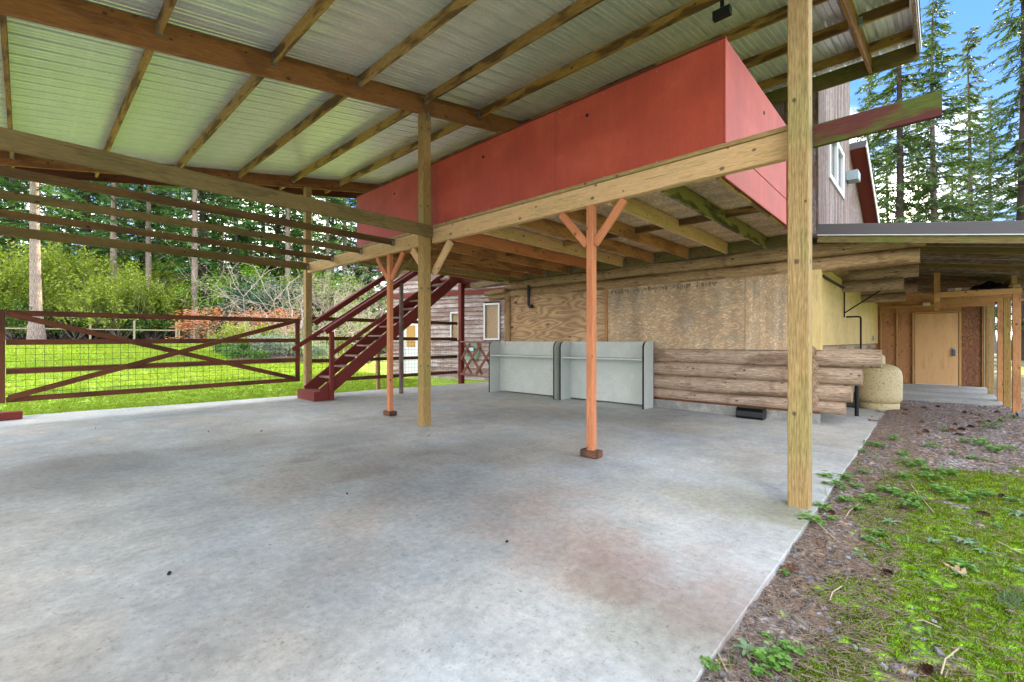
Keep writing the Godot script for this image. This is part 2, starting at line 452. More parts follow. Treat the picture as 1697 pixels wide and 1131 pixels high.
func ply_mat(sd: int, c0: Color, c1: Color, loops: float) -> StandardMaterial3D:      # rotary-cut veneer: contour loops and knots
	var w := 768
	var h := 384
	var n1 := nbytes(w, h, 96, 192, 0.018, sd, 3, false)
	var n2 := nbytes(w, h, 96, 384, 0.2, sd + 1, 2, false)
	var n3 := nbytes(w, h, 192, 96, 0.02, sd + 2, 3, false)
	var kr := RandomNumberGenerator.new()
	kr.seed = sd
	var kn := []
	for k in 9: kn.append(Vector3(kr.randf() * w, kr.randf() * h, kr.randf_range(5, 11)))
	var d := PackedByteArray()
	d.resize(w * h * 3)
	for y in h:
		for x in w:
			var i := y * w + x
			var g := n1[i] / 255.0 * loops
			var dk := 1.0
			for k in kn:
				var q: float = Vector2((x - k.x) * 0.6, y - k.y).length() / k.z
				if q < 4.0:
					g += 1.6 * (1.0 - q / 4.0) * (1.0 - q / 4.0)
					if q < 1.0: dk = 0.5 + 0.1 * sin(q * 12.0)
			var t := pow(0.5 + 0.5 * sin(g * TAU * 0.5), 0.6) * 0.75 + 0.25 * n2[i] / 255.0
			t *= 0.72 + 0.5 * n3[i] / 255.0
			var c := c0.lerp(c1, clampf(t, 0, 1))
			d[i * 3] = int(c.r * 255 * minf(1.0, dk * 1.25)); d[i * 3 + 1] = int(c.g * 255 * dk); d[i * 3 + 2] = int(c.b * 255 * dk)
	return smat(as_tex(d, w, h), 0.85)

func osb_mat(sd: int, printed: bool) -> StandardMaterial3D:            # pressed flakes, weather stains, and the mill's print along the top
	var w := 1024
	var h := 512
	var kr := RandomNumberGenerator.new()
	kr.seed = sd
	var im := Image.create(w, h, false, Image.FORMAT_RGB8)
	im.fill(Color(0.74, 0.62, 0.47))
	var d := im.get_data()
	for k in 9000:
		var cx := kr.randf() * w
		var cy := kr.randf() * h
		var an := kr.randfn(0.0, 0.55)
		var l := kr.randf_range(5, 22)
		var th := kr.randf_range(1.2, 4.0)
		var s := kr.randf()
		var bright := 0.86 + 0.42 * s * s * s
		var c := Color(minf(1.0, 0.785 * bright), minf(1.0, 0.665 * bright), 0.515 * bright)
		var ca := cos(an); var sa := sin(an)
		for u in range(-int(l), int(l) + 1):
			for vv in range(-int(th), int(th) + 1):
				var x := int(cx + u * ca - vv * sa)
				var y := int(cy + u * sa + vv * ca)
				if x >= 0 and y >= 0 and x < w and y < h:
					var i := (y * w + x) * 3
					d[i] = int(lerpf(d[i], c.r * 255.0, 0.7)); d[i + 1] = int(lerpf(d[i + 1], c.g * 255.0, 0.7)); d[i + 2] = int(lerpf(d[i + 2], c.b * 255.0, 0.7))
	var n := nbytes(w, h, 256, 128, 0.02, sd + 4, 4, false)
	var n2 := nbytes(w, h, 128, 16, 0.06, sd + 6, 3, false)
	for i in w * h:
		var grey := clampf((n[i] - 128) / 70.0, 0.0, 1.0) * 0.45
		var run := 1.0 + (n2[i] - 128) / 1100.0
		d[i * 3] = clampi(int(lerpf(d[i * 3] * 1.0, d[i * 3] * 0.80 + 10.0, grey) * run), 0, 255)
		d[i * 3 + 1] = clampi(int(lerpf(d[i * 3 + 1] * 1.0, d[i * 3 + 1] * 0.85 + 12.0, grey) * run), 0, 255)
		d[i * 3 + 2] = clampi(int(lerpf(d[i * 3 + 2] * 1.0, d[i * 3 + 2] * 0.92 + 14.0, grey) * run), 0, 255)
	if printed:       # smudged, unreadable stencilled rows of upright strokes
		var x := 30
		while x < 790:
			var word := kr.randi_range(2, 6)
			for q in word:
				for st in kr.randi_range(2, 4):
					var ww := kr.randi_range(2, 5)
					var y0 := kr.randi_range(20, 34)
					var y1 := kr.randi_range(44, 62)
					for yy in range(y0, y1):
						for xx in range(x, mini(x + ww, w)):
							if kr.randf() < 0.8:
								var i := (yy * w + xx) * 3
								for c in 3: d[i + c] = int(d[i + c] * 0.36)
					if kr.randf() < 0.5:
						var yb := kr.randi_range(22, 58)
						for yy in range(yb, yb + 3):
							for xx in range(x, mini(x + 12, w)):
								var i := (yy * w + xx) * 3
								for c in 3: d[i + c] = int(d[i + c] * 0.45)
					x += ww + kr.randi_range(2, 5)
				x += 5
			x += kr.randi_range(18, 46)
	return smat(as_tex(d, w, h), 0.9)

func ring_mat() -> StandardMaterial3D:
	var w := 256
	var n := nbytes(w, w, 256, 256, 0.03, 7, 3)
	var d := PackedByteArray()
	d.resize(w * w * 3)
	for y in w:
		for x in w:
			var i := y * w + x
			var r := Vector2(x - 124, y - 132).length() + (n[i] - 128) * 0.06
			var an := atan2(y - 132.0, x - 124.0)
			var t := 0.55 + 0.2 * sin(r * 0.55) + (n[i] - 128) / 400.0
			if absf(fposmod(an + 0.4 * sin(r * 0.05), 1.7) - 0.8) < 0.025: t *= 0.55
			d[i * 3] = int(clampf(0.78 * t + 0.22, 0, 1) * 225); d[i * 3 + 1] = int(clampf(0.78 * t + 0.17, 0, 1) * 200); d[i * 3 + 2] = int(clampf(0.78 * t + 0.1, 0, 1) * 165)
	return smat(as_tex(d, w, w), 0.9)

func tank_mat() -> StandardMaterial3D:          # cream paint, rust eating through it
	var w := 512
	var n := nbytes(w, w, 512, 512, 0.06, 401, 5)
	var n2 := nbytes(w, w, 512, 512, 0.2, 402, 4)
	var d := PackedByteArray()
	d.resize(w * w * 3)
	for i in w * w:
		var c := Color(0.80, 0.74, 0.56).lerp(Color(0.72, 0.66, 0.46), n2[i] / 255.0)
		var r := (n[i] - 128) / 128.0 * 0.7 + (n2[i] - 128) / 128.0 * 0.6
		c = c.lerp(Color(0.50, 0.27, 0.11), clampf((r - 0.27) * 4.0, 0.0, 0.75))
		c = c.lerp(Color(0.24, 0.12, 0.07), clampf((r - 0.44) * 6.0, 0.0, 0.8))
		d[i * 3] = int(c.r * 255); d[i * 3 + 1] = int(c.g * 255); d[i * 3 + 2] = int(c.b * 255)
	return smat(as_tex(d, w, w), 0.6)

func floor_at(x: float, y: float) -> Vector2:       # a point of the floor seen at that place of the photograph, as (a, b)
	var X := (x - 848.5) / F
	var t := 1.27 / ((y - 566.0) / F)
	return Vector2((cos(TH) - X * sin(TH)) * t, (sin(TH) + X * cos(TH)) * t)

func concrete_grain() -> ImageTexture:        # sand, pits and hairline scratches, about 3 mm to a pixel
	var w := 640
	var n1 := nbytes(w, w, w, w, 0.22, 541, 3)
	var n2 := nbytes(w, w, w, w, 0.07, 542, 4)
	var kr := RandomNumberGenerator.new()
	kr.seed = 54
	var d := PackedByteArray()
	d.resize(w * w * 3)
	for i in w * w:
		var v := 0.94 + (n1[i] - 128) / 128.0 * 0.05 + (n2[i] - 128) / 128.0 * 0.06 + 0.05 * (kr.randf() - 0.5)
		if (n1[i] - 128) + (n2[i] - 128) * 0.6 < -92: v *= 0.90
		var g := clampi(int(v * 255.0), 0, 255)
		d[i * 3] = g; d[i * 3 + 1] = g; d[i * 3 + 2] = g
	for k in 420:
		var x := kr.randf() * w; var y := kr.randf() * w
		var an := kr.randf() * TAU; var l := kr.randi_range(2, 9)
		var c := Color(0.80, 0.76, 0.71) if kr.randf() < 0.6 else Color(1.06, 1.06, 1.06)
		for u in l:
			var i := (posmod(int(y + sin(an) * u), w) * w + posmod(int(x + cos(an) * u), w)) * 3
			d[i] = mini(255, int(d[i] * c.r)); d[i + 1] = mini(255, int(d[i + 1] * c.g)); d[i + 2] = mini(255, int(d[i + 2] * c.b))
	return as_tex(d, w, w)

func concrete_mat() -> StandardMaterial3D:         # one picture over the slab, a 0.6..11.6 and b -0.6..10.9
	var w := 1280
	var n1 := nbytes(w, w, 512, 512, 0.011, 501, 5, false)
	var n2 := nbytes(w, w, 640, 640, 0.07, 502, 4, false)
	var n3 := nbytes(w, w, 1280, 1280, 0.15, 503, 3, false)
	var n4 := nbytes(w, w, 512, 512, 0.02, 504, 5, false)
	# stains and darker grey patches: place in the photograph, radius in metres, colour factor, strength
	var st := [
		[Vector2(960, 880), 0.75, Color(0.88, 0.70, 0.66), 1.0], [Vector2(1030, 930), 0.5, Color(0.88, 0.72, 0.68), 0.9], [Vector2(900, 850), 0.8, Color(0.88, 0.74, 0.70), 0.8], [Vector2(590, 925), 0.35, Color(0.86, 0.72, 0.66), 0.9], [Vector2(510, 980), 0.22, Color(0.84, 0.74, 0.70), 0.7],
		[Vector2(700, 850), 0.8, Color(0.92, 0.80, 0.74), 0.7], [Vector2(560, 800), 1.0, Color(0.92, 0.82, 0.76), 0.7], [Vector2(430, 830), 0.7, Color(0.92, 0.80, 0.74), 0.6], [Vector2(260, 840), 0.5, Color(0.90, 0.80, 0.74), 0.5],
		[Vector2(1180, 960), 0.45, Color(0.76, 0.70, 0.74), 0.9], [Vector2(1120, 1000), 0.35, Color(0.74, 0.70, 0.70), 0.7], [Vector2(1215, 885), 0.3, Color(0.74, 0.70, 0.76), 0.8], [Vector2(1060, 1040), 0.3, Color(0.70, 0.72, 0.62), 0.8], [Vector2(1230, 820), 0.7, Color(0.78, 0.80, 0.66), 0.7],
		[Vector2(1300, 850), 0.5, Color(0.72, 0.74, 0.60), 0.7], [Vector2(600, 760), 0.8, Color(0.66, 0.64, 0.64), 0.9], [Vector2(660, 800), 0.55, Color(0.68, 0.66, 0.66), 0.9], [Vector2(540, 730), 0.8, Color(0.66, 0.66, 0.68), 0.9], [Vector2(760, 790), 0.4, Color(0.74, 0.68, 0.68), 0.7],
		[Vector2(240, 770), 1.0, Color(0.66, 0.66, 0.68), 0.9], [Vector2(100, 790), 1.0, Color(0.68, 0.68, 0.68), 0.8], [Vector2(400, 740), 1.0, Color(0.72, 0.72, 0.74), 0.7], [Vector2(850, 740), 1.0, Color(0.72, 0.72, 0.70), 0.7], [Vector2(720, 740), 0.5, Color(0.80, 0.70, 0.64), 0.7],
		[Vector2(1320, 860), 0.25, Color(0.55, 0.55, 0.42), 0.8], [Vector2(980, 770), 0.3, Color(0.60, 0.58, 0.54), 0.7], [Vector2(960, 690), 0.7, Color(0.70, 0.69, 0.64), 0.7], [Vector2(1150, 705), 0.8, Color(0.78, 0.80, 0.70), 0.7], [Vector2(330, 945), 0.15, Color(0.84, 0.66, 0.52), 0.7], [Vector2(90, 1075), 0.18, Color(0.90, 0.78, 0.62), 0.8],
	]
	var lo := 96         # patches are worked out coarsely, their edges broken up by noise at full size
	var grid := []
	for gyy in lo:
		for gx in lo:
			grid.append([])
	for k in st.size():
		var c: Vector2 = floor_at(st[k][0].x, st[k][0].y)
		var r: float = st[k][1] * 1.7
		for gyy in lo:
			for gx in lo:
				var a := 0.6 + 11.0 * (gx + 0.5) / lo
				var b := -0.6 + 11.5 * (gyy + 0.5) / lo
				if Vector2(a, b).distance_to(c) < r + 0.2: grid[gyy * lo + gx].append(k)
	var cen := []
	for k in st.size(): cen.append(floor_at(st[k][0].x, st[k][0].y))
	var d := PackedByteArray()
	d.resize(w * w * 3)
	for y in w:
		var b := -0.6 + 11.5 * (y + 0.5) / w
		var gyi := y * lo / w
		for x in w:
			var i := y * w + x
			var f1 := (n1[i] - 128) / 128.0
			var f2 := (n2[i] - 128) / 128.0
			var f3 := (n3[i] - 128) / 128.0
			var f4 := (n4[i] - 128) / 128.0
			var l := 0.72 + 0.11 * f1 + 0.06 * f2 + 0.05 * f3
			var cr := l * (1.0 + 0.04 * f4); var cg := l; var cb := l * (0.955 - 0.04 * f4)
			if f3 > 0.72:
				cr *= 0.80; cg *= 0.78; cb *= 0.78
			var cell: Array = grid[gyi * lo + x * lo / w]
			if cell.size():
				var p := Vector2(0.6 + 11.0 * (x + 0.5) / w, b)
				for k in cell:
					var q: float = p.distance_to(cen[k]) / st[k][1]
					var s: float = clampf(1.15 - q + f4 * 1.1 + f2 * 0.7, 0.0, 0.75) * st[k][3] / 0.75 * (0.28 if st[k][2].g > 0.9 * st[k][2].r else 0.12)
					if s > 0.0:
						var c: Color = st[k][2]
						cr *= lerpf(1.0, c.r, s); cg *= lerpf(1.0, c.g, s); cb *= lerpf(1.0, c.b, s)
			d[i * 3] = clampi(int(cr * 255.0), 0, 255); d[i * 3 + 1] = clampi(int(cg * 255.0), 0, 255); d[i * 3 + 2] = clampi(int(cb * 255.0), 0, 255)
	# hairline cracks and trowel scratches
	var kr := RandomNumberGenerator.new()
	kr.seed = 77
	for k in range(6, 34):
		var x := kr.randf() * w; var y := kr.randf() * w
		var an := kr.randf() * TAU
		var f := 0.80 if k < 6 else (1.07 if k % 2 else 0.93)
		for u in (520 if k < 6 else kr.randi_range(40, 180)):
			an += kr.randfn(0.0, 0.10 if k < 6 else 0.01)
			x += cos(an); y += sin(an)
			if x < 0 or y < 0 or x >= w or y >= w: break
			var i := (int(y) * w + int(x)) * 3
			for c in 3: d[i + c] = mini(255, int(d[i + c] * f))
	var m := smat(as_tex(d, w, w), 0.62)
	m.detail_enabled = true
	m.detail_blend_mode = BaseMaterial3D.BLEND_MODE_MUL
	m.detail_uv_layer = BaseMaterial3D.DETAIL_UV_2
	m.detail_albedo = concrete_grain()
	m.uv2_triplanar = true; m.uv2_world_triplanar = true
	m.uv2_scale = Vector3.ONE * 0.55
	return m

# ---------------------------------------------------------------- setting
func slab_piece(a0: float, a1f: Callable, b0: float, b1: float, parent: Node3D, chip := 0.0) -> void:
	var mb := MB.new()
	var nb := 120
	var uvf := func(p: Vector2) -> Vector2: return Vector2((p.x - 0.6) / 11.0, (p.y + 0.6) / 11.5)
	var nz := FastNoiseLite.new()
	nz.seed = 9; nz.frequency = 1.6
	for i in nb:
		var p0 := lerpf(b0, b1, float(i) / nb); var p1 := lerpf(b0, b1, float(i + 1) / nb)
		var e0 := a0 + chip * nz.get_noise_1d(p0 * 9.0); var e1 := a0 + chip * nz.get_noise_1d(p1 * 9.0)
		var f0: float = a1f.call(p0); var f1: float = a1f.call(p1)
		mb.quad(P(e0 + 0.004, p0, 0), P(e1 + 0.004, p1, 0), P(f1, p1, 0), P(f0, p0, 0), Vector3.UP, uvf.call(Vector2(e0, p0)), uvf.call(Vector2(e1, p1)), uvf.call(Vector2(f1, p1)), uvf.call(Vector2(f0, p0)))
		var nn := P(-1, 0, 0.6).normalized()
		mb.quad(P(e0 + 0.004, p0, 0), P(e1 + 0.004, p1, 0), P(e1, p1, -0.005), P(e0, p0, -0.005), nn, uvf.call(Vector2(e0, p0)), uvf.call(Vector2(e1, p1)), uvf.call(Vector2(e1 + 0.02, p1)), uvf.call(Vector2(e0 + 0.02, p0)))
		mb.quad(P(e0, p0, -0.005), P(e1, p1, -0.005), P(e1 - 0.004, p1, -0.16), P(e0 - 0.004, p0, -0.16), P(-1, 0, 0), uvf.call(Vector2(e0, p0)), uvf.call(Vector2(e1, p1)), uvf.call(Vector2(e1 + 0.14, p1)), uvf.call(Vector2(e0 + 0.14, p0)))
		mb.quad(P(f0, p0, 0), P(f1, p1, 0), P(f1, p1, -0.16), P(f0, p0, -0.16), P(1, 0, 0), uvf.call(Vector2(f0, p0)), uvf.call(Vector2(f1, p1)), uvf.call(Vector2(f1 - 0.14, p1)), uvf.call(Vector2(f0 - 0.14, p0)))
	for e in 2:
		var b := b0 if e == 0 else b1
		var f: float = a1f.call(b)
		mb.quad(P(a0, b, 0), P(f, b, 0), P(f, b, -0.16), P(a0, b, -0.16), P(0, -1 if e == 0 else 1, 0), uvf.call(Vector2(a0, b)), uvf.call(Vector2(f, b)), uvf.call(Vector2(f, b)), uvf.call(Vector2(a0, b)))
	put(parent, "slab_section", mb.mesh(), M.concrete)

func sheet(called: String, as_: Array, bs: Array, lift: float, mat: Material, uvf = null, rough := 0.0) -> MeshInstance3D:
	var mb := MB.new()
	var nz := FastNoiseLite.new()
	nz.seed = 5; nz.frequency = 1.1
	var ids := []
	for a in as_:
		var row := []
		for b in bs:
			var y := gy(a, b) + lift + (rough * nz.get_noise_2d(a * 2.0, b * 2.0) if rough > 0.0 else 0.0)
			var e := 0.05
			var nn := Vector3(gy(a, b - e) - gy(a, b + e), 2.0 * e, gy(a + e, b) - gy(a - e, b))
			if rough > 0.0:
				nn += Vector3(nz.get_noise_2d(a * 2.0, (b - e) * 2.0) - nz.get_noise_2d(a * 2.0, (b + e) * 2.0), 0, nz.get_noise_2d((a + e) * 2.0, b * 2.0) - nz.get_noise_2d((a - e) * 2.0, b * 2.0)) * rough
			row.append(mb.add(P(a, b, y), nn.normalized(), uvf.call(a, b) if uvf != null else Vector2(a, b)))
		ids.append(row)
	for i in as_.size() - 1:
		for j in bs.size() - 1:
			mb.itri(ids[i][j], ids[i + 1][j], ids[i + 1][j + 1], Vector3.UP)
			mb.itri(ids[i][j], ids[i + 1][j + 1], ids[i][j + 1], Vector3.UP)
	return struct(called, mb.mesh(), mat)
func steps(lo: float, hi: float, d: float) -> Array:
	var r := []
	var n := maxi(1, int(roundf((hi - lo) / d)))
	for i in n + 1: r.append(lerpf(lo, hi, float(i) / n))
	return r

# How mossy the earth beside the slab is, 0 to 1; the same function colours the earth and places the moss.
var moss_noise := FastNoiseLite.new()
func moss_at(a: float, b: float) -> float:
	var n := moss_noise.get_noise_2d(a * 1.0, b * 1.0)
	var fine := moss_noise.get_noise_2d(a * 4.0 + 40.0, b * 4.0)
	var s := 0.20 + 0.75 * n + 0.75 * fine
	s += 0.55 * smoothstep(0.60, 0.15, a) * smoothstep(7.4, 5.6, b)     # open earth away from the slab
	s -= 0.9 * smoothstep(6.2, 7.6, b)                                  # gravel before the walkway
	s -= 0.38 * smoothstep(0.32, 0.62, a)                                 # bare strip along the slab
	s += 0.9 * smoothstep(0.5, 0.2, absf(a + 0.75)) * smoothstep(0.9, 0.3, absf(b - 13.9))
	if a < -1.3: s += 0.5
	return s
func earth_mat() -> StandardMaterial3D:       # a -6.0..0.8, b -1..17: gravel, needle litter, moss stain
	var w := 1024
	var h := 2048
	var n1 := nbytes(w, h, 1024, 2048, 0.02, 601, 4, false)
	var n2 := nbytes(w, h, 1024, 2048, 0.16, 602, 3, false)
	var kr := RandomNumberGenerator.new()
	kr.seed = 6
	var d := PackedByteArray()
	d.resize(w * h * 3)
	var ms := []
	for y in 256:
		for x in 128: ms.append(moss_at(-6.0 + 6.8 * (x + 0.5) / 128, -1.0 + 18.0 * (y + 0.5) / 256))
	for y in h:
		for x in w:
			var i := y * w + x
			var f1 := (n1[i] - 128) / 128.0
			var f2 := (n2[i] - 128) / 128.0
			var m: float = ms[(y >> 3) * 128 + (x >> 3)] + 0.5 * f1 + 0.35 * f2
			var c := Color(0.47, 0.39, 0.32).lerp(Color(0.53, 0.49, 0.46), clampf(0.5 + f1 * 1.6, 0, 1))
			var k := 1.0 + f2 * 0.9 + 0.35 * (kr.randf() - 0.5)
			c = c.lerp(Color(0.38, 0.55, 0.07), clampf((m - 0.28) * 3.0, 0.0, 0.92))
			d[i * 3] = clampi(int(c.r * k * 255), 0, 255); d[i * 3 + 1] = clampi(int(c.g * k * 255), 0, 255); d[i * 3 + 2] = clampi(int(c.b * k * 255), 0, 255)
	return smat(as_tex(d, w, h), 0.95)

func build_setting() -> void:
	var fine := [-220.0, -120.0, -60.0, -30.0, -15.0, -8.0] + steps(-4.0, 12.0, 2.0) + steps(13.0, 34.0, 1.5) + [40.0, 50.0, 65.0, 90.0, 130.0, 220.0]
	var fb := [-220.0, -120.0, -60.0] + steps(-40.0, 20.0, 2.0) + [25.0, 32.0, 45.0, 70.0, 120.0, 220.0]
	sheet("ground", fine, fb, -0.03, M.forestfloor)
	var la := steps(10.7, 33.0, 0.6)
	sheet("lawn", la, steps(-26.0, 22.0, 0.8), 0.0, M.grassground)
	sheet("lawn_beyond_shed", steps(-22.0, -2.4, 1.2), steps(2.0, 34.0, 1.4), -0.004, M.grassground)
	sheet("bare_earth", steps(-6.0, 0.8, 0.1), steps(-1.0, 17.0, 0.12), 0.004, earth_mat(), func(a, b): return Vector2((a + 6.0) / 6.8, (b + 1.0) / 18.0), 0.03)
	sheet("bounce_gravel", steps(-14.0, 16.0, 1.5), steps(-26.0, -3.15, 1.2), 0.012, M.gravel)  # unseen pale gravel behind the camera, added to bounce light under the roof
	var slab := Node3D.new()
	slab.name = "concrete_floor"
	slab.set_meta("kind", "structure")
	add_child(slab)
	var far := func(b: float) -> float: return 11.40 - 0.115 * (b + 0.3) + 0.03 * sin(b * 2.1)
	slab_piece(0.66, far, -3.2, 6.195, slab, 0.004)
	slab_piece(0.66, far, 6.205, 8.025, slab, 0.004)
	slab_piece(0.66, far, 8.035, 10.75, slab, 0.004)
	var walk := put(self, "walkway", abox(-1.0, 1.30, 12.9, 17.85, -0.14, 0.015, 0.012), M.walk)
	walk.set_meta("kind", "structure")

# ---------------------------------------------------------------- carport
const PURLINS := [-2.25, -1.19, -0.13, 0.90, 1.96, 3.02, 4.09, 5.18, 6.27, 7.40]
func roof_sheet(a0: float, a1: float, b0: float, b1: float) -> ArrayMesh:
	var mb := MB.new()
	var prof := []
	var a := a0
	while a < a1 - 0.12:       # one rib every 0.2286 m, two shallow swages between
		prof.append_array([Vector2(a, 0), Vector2(a + 0.010, 0.042), Vector2(a + 0.038, 0.042), Vector2(a + 0.048, 0), Vector2(a + 0.10, 0), Vector2(a + 0.106, 0.014), Vector2(a + 0.118, 0.014), Vector2(a + 0.124, 0), Vector2(a + 0.165, 0), Vector2(a + 0.171, 0.014), Vector2(a + 0.183, 0.014), Vector2(a + 0.189, 0)])
		a += 0.2286
	prof.append(Vector2(a1, 0))
	var run := 0.0
	for i in prof.size() - 1:
		var q: Vector2 = prof[i]; var w: Vector2 = prof[i + 1]
		if w.x <= q.x: continue
		var e := w - q
		var nn := Vector3(-0.168, 1.0, 0.0)
		nn += P(-e.y / e.x, 0, 0)
		nn = nn.normalized()
		var y0 := roof_y(b0) + 0.288; var y1 := roof_y(b1) + 0.288
		mb.quad(P(q.x, b0, y0 + q.y), P(q.x, b1, y1 + q.y), P(w.x, b1, y1 + w.y), P(w.x, b0, y0 + w.y), nn)
	return mb.mesh()

func hanger(parent: Node3D, at: Vector3, along_a: bool, w := 0.05, h := 0.10) -> void:
	var key := "hanger%s%.2f" % [along_a, h]
	if not M.has(key):
		var mb := MB.new()
		var d := 0.045
		for s in [-1, 1]:
			if along_a: add_board(mb, Vector3(s * w / 2, -h / 2, 0), Vector3(s * w / 2, h / 2, 0), 0.004, d, Vector3.RIGHT, 0.0005)
			else: add_board(mb, Vector3(0, -h / 2, s * w / 2), Vector3(0, h / 2, s * w / 2), d, 0.004, Vector3.RIGHT, 0.0005)
		if along_a: add_board(mb, Vector3(-w / 2, -h / 2 - 0.003, 0), Vector3(w / 2, -h / 2 - 0.003, 0), 0.003, d, Vector3.UP, 0.0005)
		else: add_board(mb, Vector3(0, -h / 2 - 0.003, -w / 2), Vector3(0, -h / 2 - 0.003, w / 2), 0.003, d, Vector3.UP, 0.0005)
		M[key] = mb.mesh()
	put_at(parent, "joist_hanger", M[key], M.galv, at)

func brace(parent: Node3D, a0: float, y0: float, a1: float, y1: float, b: float, mat: Material, w := 0.085) -> void:
	put(parent, "knee_brace", board(P(a0, b, y0), P(a1, b, y1), w, 0.04), mat)

func build_carport() -> void:
	var t := thing("carport", "open timber carport with sloping corrugated metal roof over the concrete floor", "carport", P(5.6, 3.0, 0))
	# posts
	put(t, "post", abox(0.70, 0.84, 4.02, 4.16, 0.0, roof_y(4.1), 0.006), M.treated)
	put(t, "post", abox(5.58, 5.72, 4.05, 4.19, 0.0, roof_y(4.15), 0.006), M.treated2)
	put(t, "post", abox(10.42, 10.56, 4.34, 4.48, -0.05, roof_y(4.4) + 0.05, 0.006), M.treated)
	put(t, "post", abox(5.58, 5.72, -2.75, -2.61, 0.0, roof_y(-2.7), 0.006), M.treated)
	put(t, "post", abox(10.42, 10.56, -2.75, -2.61, -0.05, roof_y(-2.7), 0.006), M.treated2)
	# rafters, running up the slope
	for r in [[5.61, -3.2, 9.2, 0.045, 0.28], [5.66, -3.2, 9.2, 0.045, 0.25], [10.53, -3.2, 9.2, 0.045, 0.24], [10.62, -3.2, 9.2, 0.045, 0.20], [0.765, -3.2, 9.18, 0.04, 0.27]]:
		var h: float = r[4]
		put(t, "rafter", board(P(r[0], r[1], roof_y(r[1]) + 0.28 - h / 2), P(r[0], r[2], roof_y(r[2]) + 0.28 - h / 2), h, r[3]), M.rafter)
	# purlins, level, hung between the rafters
	var k := 0
	for b in PURLINS:
		var y := roof_y(b) + 0.28 - 0.07
		for run in [[0.24, 0.735], [0.80, 5.58], [5.70, 10.50], [10.65, 11.28]]:
			if b > 6.5 and run[0] > 5.0: continue
			put(t, "purlin", board(P(run[0], b, y), P(run[1], b, y), 0.14, 0.04), [M.purlin, M.purlin2, M.purlin3][k % 3])
			k += 1
		hanger(t, P(5.56, b, y - 0.02), true)
		hanger(t, P(5.72, b, y - 0.02), true)
		hanger(t, P(10.48, b, y - 0.02), true)
		hanger(t, P(0.82, b, y - 0.02), true)
		hanger(t, P(0.715, b, y - 0.02), true)
	for run in [[0.24, 0.735], [0.80, 5.58]]:
		put(t, "purlin", board(P(run[0], 8.6, roof_y(8.6) + 0.21), P(run[1], 8.6, roof_y(8.6) + 0.21), 0.14, 0.04), M.purlin2)
	# edge boards
	put(t, "fascia", board(P(0.195, -3.2, roof_y(-3.2) + 0.19), P(0.195, 9.28, roof_y(9.28) + 0.19), 0.19, 0.04), M.siding)
	put(t, "fascia", board(P(0.18, 9.24, roof_y(9.24) + 0.13), P(11.3, 9.24, roof_y(9.24) + 0.13), 0.26, 0.04), M.oldgreen)
	put(t, "fascia", board(P(11.31, -3.2, roof_y(-3.2) + 0.18), P(11.31, 8.1, roof_y(8.1) + 0.18), 0.20, 0.04), M.brown)
	put(t, "edge_trim", board(P(0.165, -3.25, roof_y(-3.25) + 0.24), P(0.165, 9.42, roof_y(9.42) + 0.24), 0.13, 0.006), M.white)
	# roof sheets
	put(t, "roof_sheet", roof_sheet(0.15, 1.27, -3.35, 9.42), M.roof)
	var a := 1.27
	while a < 11.3:
		put(t, "roof_sheet", roof_sheet(a, a + 0.9144, -3.35, 9.42), M.roof)
		a += 0.9144
	# level tie beam and the open joists beyond it
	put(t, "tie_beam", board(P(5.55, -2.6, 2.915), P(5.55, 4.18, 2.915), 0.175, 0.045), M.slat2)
	for j in [6.6, 7.65, 8.79, 9.92]:
		var yj := 2.912 if j < 9 else 2.875
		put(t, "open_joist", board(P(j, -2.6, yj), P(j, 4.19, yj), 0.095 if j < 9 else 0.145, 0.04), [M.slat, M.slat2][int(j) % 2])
		hanger(t, P(j, 4.165, yj - 0.02), false, 0.05, 0.08)
	put(t, "joist_beam", abox(-0.2, 10.6, -2.70, -2.62, 2.72, 2.94), M.treated2)
	put_at(t, "post_bracket", abox(-0.03, 0.03, -0.002, 0.002, -0.06, 0.06, 0.001), M.galv, P(5.57, 4.12, 4.63), Basis())
	# floodlight under the roof
	var f := thing("flood_light", "small black floodlight fixed under the metal roof above the red wall", "light", P(1.72, 5.2, 4.86))
	put(f, "housing", abox(1.62, 1.80, 5.16, 5.24, 4.80, 4.90, 0.01), M.black)
	put(f, "bracket", abox(1.69, 1.73, 5.19, 5.21, 4.895, 5.0, 0.003), M.iron)

